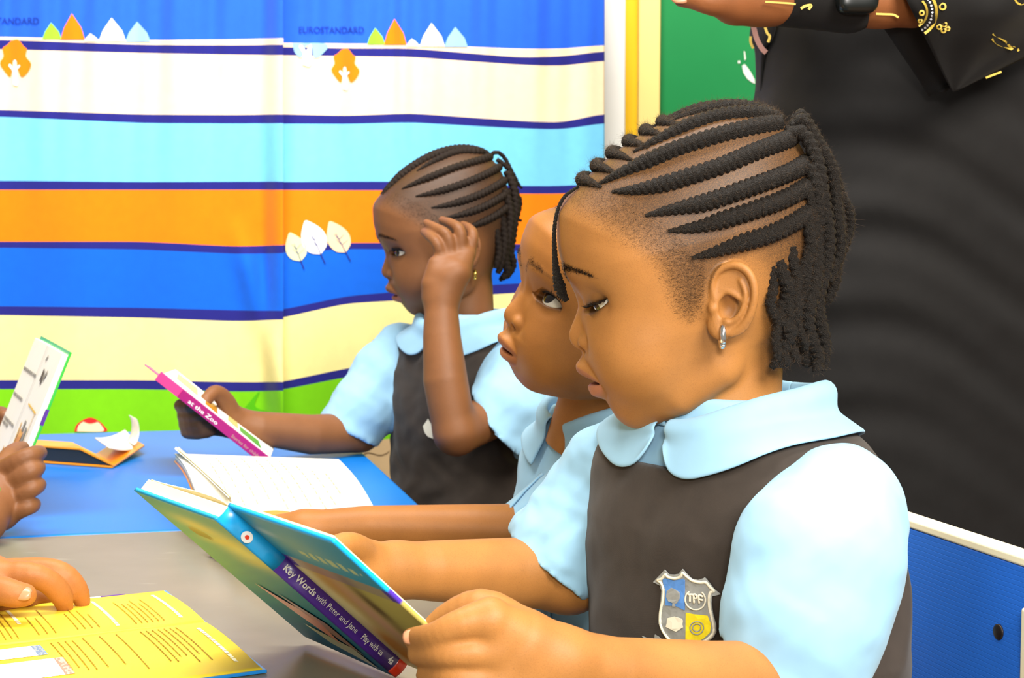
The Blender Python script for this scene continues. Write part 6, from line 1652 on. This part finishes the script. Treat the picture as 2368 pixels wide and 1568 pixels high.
nail(W(1573, -8, 1.462), W(1568, -8, 1.468) - W(1606, -6, 1.468), np.array([-.3, -.85, .5]), .0062, .0075, lady)
# cuff, dark object under the forearm, gold edging
F = arm_field([(hw((1768, 6, 1.487), (1880, 8, 1.493), (1960, 12, 1.50)), [.0285, .0315, .034], 0)], .0026); cloth_obj('cuff', F, M_BLOUSE, lady, 2)
F = Field(*[f(np.array(hw((1925, 45, 1.44), (2035, -60, 1.50)))) for f in (lambda a: a.min(0) - .01, lambda a: a.max(0) + .01)], .002)
c_ = W(1982, -14, 1.462)
F.add(lambda x, y, z: (np.maximum(np.abs(x - c_[0]) / .0195, 0) ** 4 + np.maximum(np.abs(z - c_[2]) / .0185, 0) ** 4 + np.maximum(np.abs(y - c_[1]) / .012, 0) ** 4) ** .25 * .012 - .012, c_ - .03, c_ + .03); cloth_obj('wrist_band', F, M_PHONE, lady, 1)
cuf = lambda x, y: W(x, y, 1.452)
print_line('gold_print', [(1770, 4), (1800, 6), (1830, 8), (1840, 10)], 2.0, M_GPRINT, 12, cuf); print_line('gold_print', [(1852, 20), (1862, 14), (1876, 12), (1870, 22)], 3, M_GPRINT, 12, cuf)
print_line('gold_print', [(2026, 32), (2050, 33), (2066, 34), (2078, 40)], 2.4, M_GPRINT, 12, lambda x, y: W(x, y, 1.47)); print_line('gold_print', [(2082, 44), (2090, 60), (2106, 56), (2112, 58)], 2.6, M_GPRINT, 12, lambda x, y: W(x, y, 1.535))
# loose blouse tail behind her, with its lining
tl = [W(1742, 40, 1.80), W(1736, 90, 1.80), W(1748, 118, 1.80), W(1752, 240, 1.81)]; tr = [W(1800, 30, 1.74), W(1786, 90, 1.75), W(1768, 125, 1.77), W(1760, 240, 1.79)]
a, b = spl(tl, 14), spl(tr, 14)
sheet('blouse_tail', [[a[i] + (b[i] - a[i]) * t + np.array([0, -.012 * sin(pi * t), 0]) for t in np.linspace(0, 1, 10)] for i in range(14)], M_BLOUSE)
print_line('lining', [(1742, 60), (1750, 90), (1762, 112), (1772, 122)], 6, M_LIN, 12, lambda x, y: W(x, y, 1.72)); print_line('gold_print', [(1768, 58), (1774, 76), (1780, 84), (1776, 98)], 3, M_GPRINT, 12, lambda x, y: W(x, y, 1.72)); print_line('gold_print', [(1736, 84), (1736, 98), (1742, 112)], 3, M_GPRINT, 10, lambda x, y: W(x, y, 1.78))

# ------------------------------------------------------------------ two children at the left edge (only their hands come into the frame)
def side_child(N, f, skin, label, arms, hand_fn, seed):
    t = Torso(N, f, 1.0, .10); root = empty('person', (t.N[0], t.N[1], 0), label, 'person')
    return t, root
tl_ = Torso(np.array([-.98, 1.58, .80]), (1, .18), 1.0, .10)
k1 = empty('person', (-.98, 1.58, 0), 'child at the far left', 'person')
dh = 1.50
Fk = arm_field([([tl_.P(-.10, .0, .06), W(-160, 1300, 1.40), W(-40, 1200, 1.47), W(-10, 1150, dh)], [.036, .028, .024, .021], .01)], .0018, ext=[W(140, 1000, 1.48), W(140, 1260, 1.58)])
Fk.chain([W(-25, 1150, dh), W(-5, 1135, dh + .005), W(8, 1092, dh + .01)], [.022, .0215, .0125], .008); Fk.chain([W(-25, 1165, dh), W(0, 1160, dh + .003), W(20, 1128, dh + .005)], [.022, .0215, .012], .008); Fk.chain([W(-25, 1175, dh), W(0, 1168, dh), W(26, 1158, dh)], [.02, .0195, .0115], .008); Fk.chain([W(-25, 1185, dh), W(0, 1186, dh), W(24, 1184, dh)], [.018, .0175, .0105], .008)
for q, r in ((((8, 1092, 1.508), (48, 1064, 1.500), (78, 1051, 1.508), (92, 1047, 1.534)), [.0118, .0095, .0086, .0074]), (((16, 1124, 1.505), (56, 1098, 1.496), (80, 1085, 1.503), (88, 1081, 1.535)), [.0114, .0098, .0092, .0076]), (((26, 1156, 1.503), (60, 1136, 1.495), (82, 1124, 1.501), (90, 1121, 1.53)), [.0110, .0095, .0090, .0074]), (((24, 1186, 1.50), (52, 1176, 1.494), (72, 1169, 1.498), (79, 1166, 1.525)), [.0104, .0088, .0082, .0068])):
    addf(Fk, [W(*v) for v in q], r, .0025)
addf(Fk, [W(0, 1100, 1.515), W(20, 1062, 1.535), W(36, 1044, 1.56), W(52, 1036, 1.585)], [.014, .011, .0092, .0072], .008)
Fk2 = arm_field([([tl_.P(.10, .0, .06), W(-220, 1120, 1.78), W(-90, 1040, 1.86), W(-48, 1015, 1.89)], [.036, .027, .022, .0185], .01)], .0024, ext=[W(40, 920, 1.88), W(40, 1060, 1.95)])
Fk2.chain([W(-48, 1015, 1.89), W(-24, 995, 1.90)], [.019, .016], .01)
for y in (955, 975, 995, 1012): addf(Fk2, [W(-30, y + 4, 1.905), W(-10, y, 1.915), W(8, y + 2, 1.908), W(10, y + 6, 1.89)], [.0105, .0092, .0085, .007])
PK = dict(gap=2.0, lid_up=.2, lid_lo=-.36, corner=.03)
FKh = build_head(PK, 7.0, ([(1690, 0, 800), (1695, 0, 900), (1690, 0, 1080)], [112, 112, 120]))
def child_head(t, Fh, P, skin, yaw, up=.235):
    c = t.N + np.array([0, 0, up * .62]) + t.f * .02; pl_ = placer(c, yaw=yaw, pitch=radians(-2)); return pl_, head_mesh(Fh, P, pl_, ((.8, .66, .62), (1.1, .8, .75)), skin, HAIRLINE)
plk, hk = child_head(tl_, FKh, PK, SKIN_C, pi + radians(10))
Tc = Field(*tl_.box(.0), .007); Tc.add(tl_.sdf(-.004), *tl_.box()); tk = (*Tc.mesh(), None)
adopt(new_obj('body', join_bodies(hk, [(*body_part(Fk), None), (*body_part(Fk2), None), tk, legs(tl_, k1, M_PINA)]), None, SKIN_C), k1)
for i, sg in enumerate((1, -1)): eyeball(eye_centres(PK)[i], (-.98, 0, .2), plk, k1)
short_hair(FKh, HAIRLINE, 3000, np.random.default_rng(3), plk, k1, M_HAIR2, ln=11)
lo, hi = tl_.box(.08); Fs_ = Field(lo, hi, .0045); Fs_.add(tl_.sdf(.004, .0015, 3), *tl_.box(.01)); Fs_.cone(tl_.P(-.105, 0, .05), tl_.P(-.135, .06, .15), .042, .048, .015); Fs_.cone(tl_.P(.105, 0, .05), tl_.P(.135, .06, .15), .042, .048, .015); cloth_obj('blouse', Fs_, M_SHIRT, k1)
Fs_ = Field(*tl_.box(.02), .0045); Fs_.add(pina(tl_, .012, .0018, 9, neck=.05, arm=.095, nk=.036), *tl_.box(.02)); cloth_obj('pinafore', Fs_, M_PINA, k1)
# green bangle just below that hand
M_BANGLE = mat('bangle_green', srgb(20, 170, 50), .3, .5)
a = np.linspace(0, 2 * pi, 33); cb_ = W(-30, 1196, 1.485); P = np.stack([cb_[0] + .012 * np.cos(a) , cb_[1] + .028 * np.sin(a), cb_[2] + .027 * np.cos(a)], 1)
V, Q = tube_np(P, np.full(33, .0035), np.tile([1.0, 0, 0], (33, 1)), n=8); quads_to_obj('bangle', V, Q, M_BANGLE, k1)

# near left child, hand resting on the yellow book
tn = Torso(np.array([-.80, .98, .80]), (1, .18), 1.0, .10)
k2 = empty('person', (-.80, .98, 0), 'child at the near left', 'person')
dn = 1.185
Fn = arm_field([([tn.P(.10, 0, .06), np.array([-.66, 1.16, .60]), W(-130, 1345, 1.17), W(-70, 1352, 1.175)], [.036, .028, .022, .0185], .01)], .0015, ext=[W(230, 1270, 1.15), W(230, 1430, 1.24)])
Fn.chain([W(-70, 1350, 1.178), W(-20, 1340, 1.185), W(22, 1328, 1.20)], [.0185, .0185, .0105], .008); Fn.chain([W(-70, 1352, 1.175), W(-20, 1350, 1.18), W(0, 1338, dn)], [.0185, .0185, .0115], .008)
for q, r in ((((0, 1336, 1.180), (62, 1328, 1.178), (108, 1342, 1.182), (140, 1375, 1.188), (150, 1402, 1.194)), [.0125, .0100, .0095, .0088, .0066]), (((20, 1326, 1.205), (100, 1318, 1.203), (148, 1330, 1.203), (178, 1362, 1.206), (190, 1390, 1.210)), [.0118, .0098, .0092, .0085, .0064]),
             (((0, 1372, 1.215), (50, 1378, 1.222), (92, 1384, 1.228), (128, 1397, 1.232)), [.0108, .0090, .0082, .0060]), (((-10, 1392, 1.20), (24, 1398, 1.21), (44, 1398, 1.215), (66, 1396, 1.216)), [.0100, .0085, .0074, .006]),
             (((-50, 1366, 1.158), (0, 1366, 1.148), (34, 1374, 1.146), (58, 1376, 1.148)), [.0135, .0112, .0102, .0086])):
    addf(Fn, [W(*v) for v in q], r, .005)
plk2, hk2 = child_head(tn, FKh, PK, SKIN_D, pi + radians(10))
Fn2 = arm_field([([tn.P(-.10, 0, .06), np.array([-.62, .80, .60]), np.array([-.50, .86, .575])], [.036, .028, .022], .01), ([np.array([-.50, .86, .575]), np.array([-.45, .885, .555])], [.02, .016], .008)], .003, ext=[np.array([-.36, .86, .52])])
for j in range(4): addf(Fn2, [np.array([-.455, .87 + .014 * j, .556]), np.array([-.425, .872 + .016 * j, .556]), np.array([-.40, .875 + .017 * j, .535])], [.010, .0085, .0065])
Tc = Field(*tn.box(.0), .007); Tc.add(tn.sdf(-.004), *tn.box()); tk = (*Tc.mesh(), None)
adopt(new_obj('body', join_bodies(hk2, [(*body_part(Fn), None), (*body_part(Fn2), None), tk, legs(tn, k2, M_PINA)]), None, SKIN_D), k2)
for i, sg in enumerate((1, -1)): eyeball(eye_centres(PK)[i], (-.98, 0, .2), plk2, k2)
short_hair(FKh, HAIRLINE, 3000, np.random.default_rng(4), plk2, k2, M_HAIR2, ln=11)
nail(W(52, 1370, 1.1392), W(58, 1376, 1.148) - W(30, 1374, 1.148), np.array([.1, -.75, .6]), .0056, .0062, k2)
lo, hi = tn.box(.08); Fs_ = Field(lo, hi, .0045); Fs_.add(tn.sdf(.004, .0015, 3), *tn.box(.01)); Fs_.cone(tn.P(-.105, 0, .05), tn.P(-.13, .05, .15), .042, .048, .015); Fs_.cone(tn.P(.105, 0, .05), tn.P(.13, .05, .15), .042, .048, .015); cloth_obj('blouse', Fs_, M_SHIRT, k2)
Fs_ = Field(*tn.box(.02), .0045); Fs_.add(pina(tn, .012, .0018, 9, neck=.05, arm=.095, nk=.036), *tn.box(.02)); cloth_obj('pinafore', Fs_, M_PINA, k2)

# ------------------------------------------------------------------ labels of the people; chairs under the other children
LAB = {girl.name: 'girl nearest the camera in a grey pinafore, reading the teal book', boy.name: 'child between the two girls, face turned upward, in a pale blue shirt', far.name: 'girl farthest back, one hand raised to her temple, holding the magenta book',
       lady.name: 'standing woman in a black skirt and gold-printed black blouse', k1.name: 'child at the left edge holding up the green-edged book', k2.name: 'child at the left edge with one hand on the open yellow book'}
for o in (girl, boy, far, lady, k1, k2): o['label'] = LAB[o.name]

# ------------------------------------------------------------------ prints, lettering, nails and the like are pieces of the part they sit on
NEST = {'cloth_panel': ('printed_tree', 'printed_trunk', 'printed_peak', 'printed_leaf', 'printed_vein', 'printed_ball', 'printed_scallop', 'printed_grass', 'printed_word'),
        'page|page_block|picture_page': ('printed_line', 'printed_heading', 'picture_card', 'card_band', 'printed_picture', 'gutter_line', 'handwriting'),
        'spine_band|spine': ('spine_title', 'spine_number'), 'spine|spine_top': ('emblem', 'emblem_dot'), 'back_cover': ('back_picture',), 'front_cover': ('cover_label', 'purple_band'),
        'crest': ('blue_quarter', 'yellow_quarter', 'tree_emblem', 'book_emblem', 'crest_piping', 'gear_emblem', 'wreath_emblem', 'crest_letter'), 'button': ('button_thread',),
        'hanging_sleeve|cuff|blouse_tail': ('gold_print', 'silver_print', 'lining'), 'board_panel': ('chalk_mark',), 'body': ('fingernail',), 'backrest': ('screw',)}
bpy.context.view_layer.update()
def stem_(o): return o.name.split('.')[0]
def centre_(o):
    n = len(o.data.vertices); c = np.empty(n * 3, np.float32); o.data.vertices.foreach_get('co', c); return c.reshape(-1, 3)
for root in [o for o in bpy.data.objects if o.type == 'EMPTY']:
    kids = [o for o in root.children if o.type == 'MESH']
    for tgt, names in NEST.items():
        hosts = [(o, centre_(o)) for o in kids if stem_(o) in tgt.split('|')]
        if not hosts: continue
        for o in kids:
            if stem_(o) in names:
                c = centre_(o).mean(0)
                h = min(hosts, key=lambda q: ((q[1] - c) ** 2).sum(1).min())[0]
                o.parent = h; o.matrix_parent_inverse = Matrix()
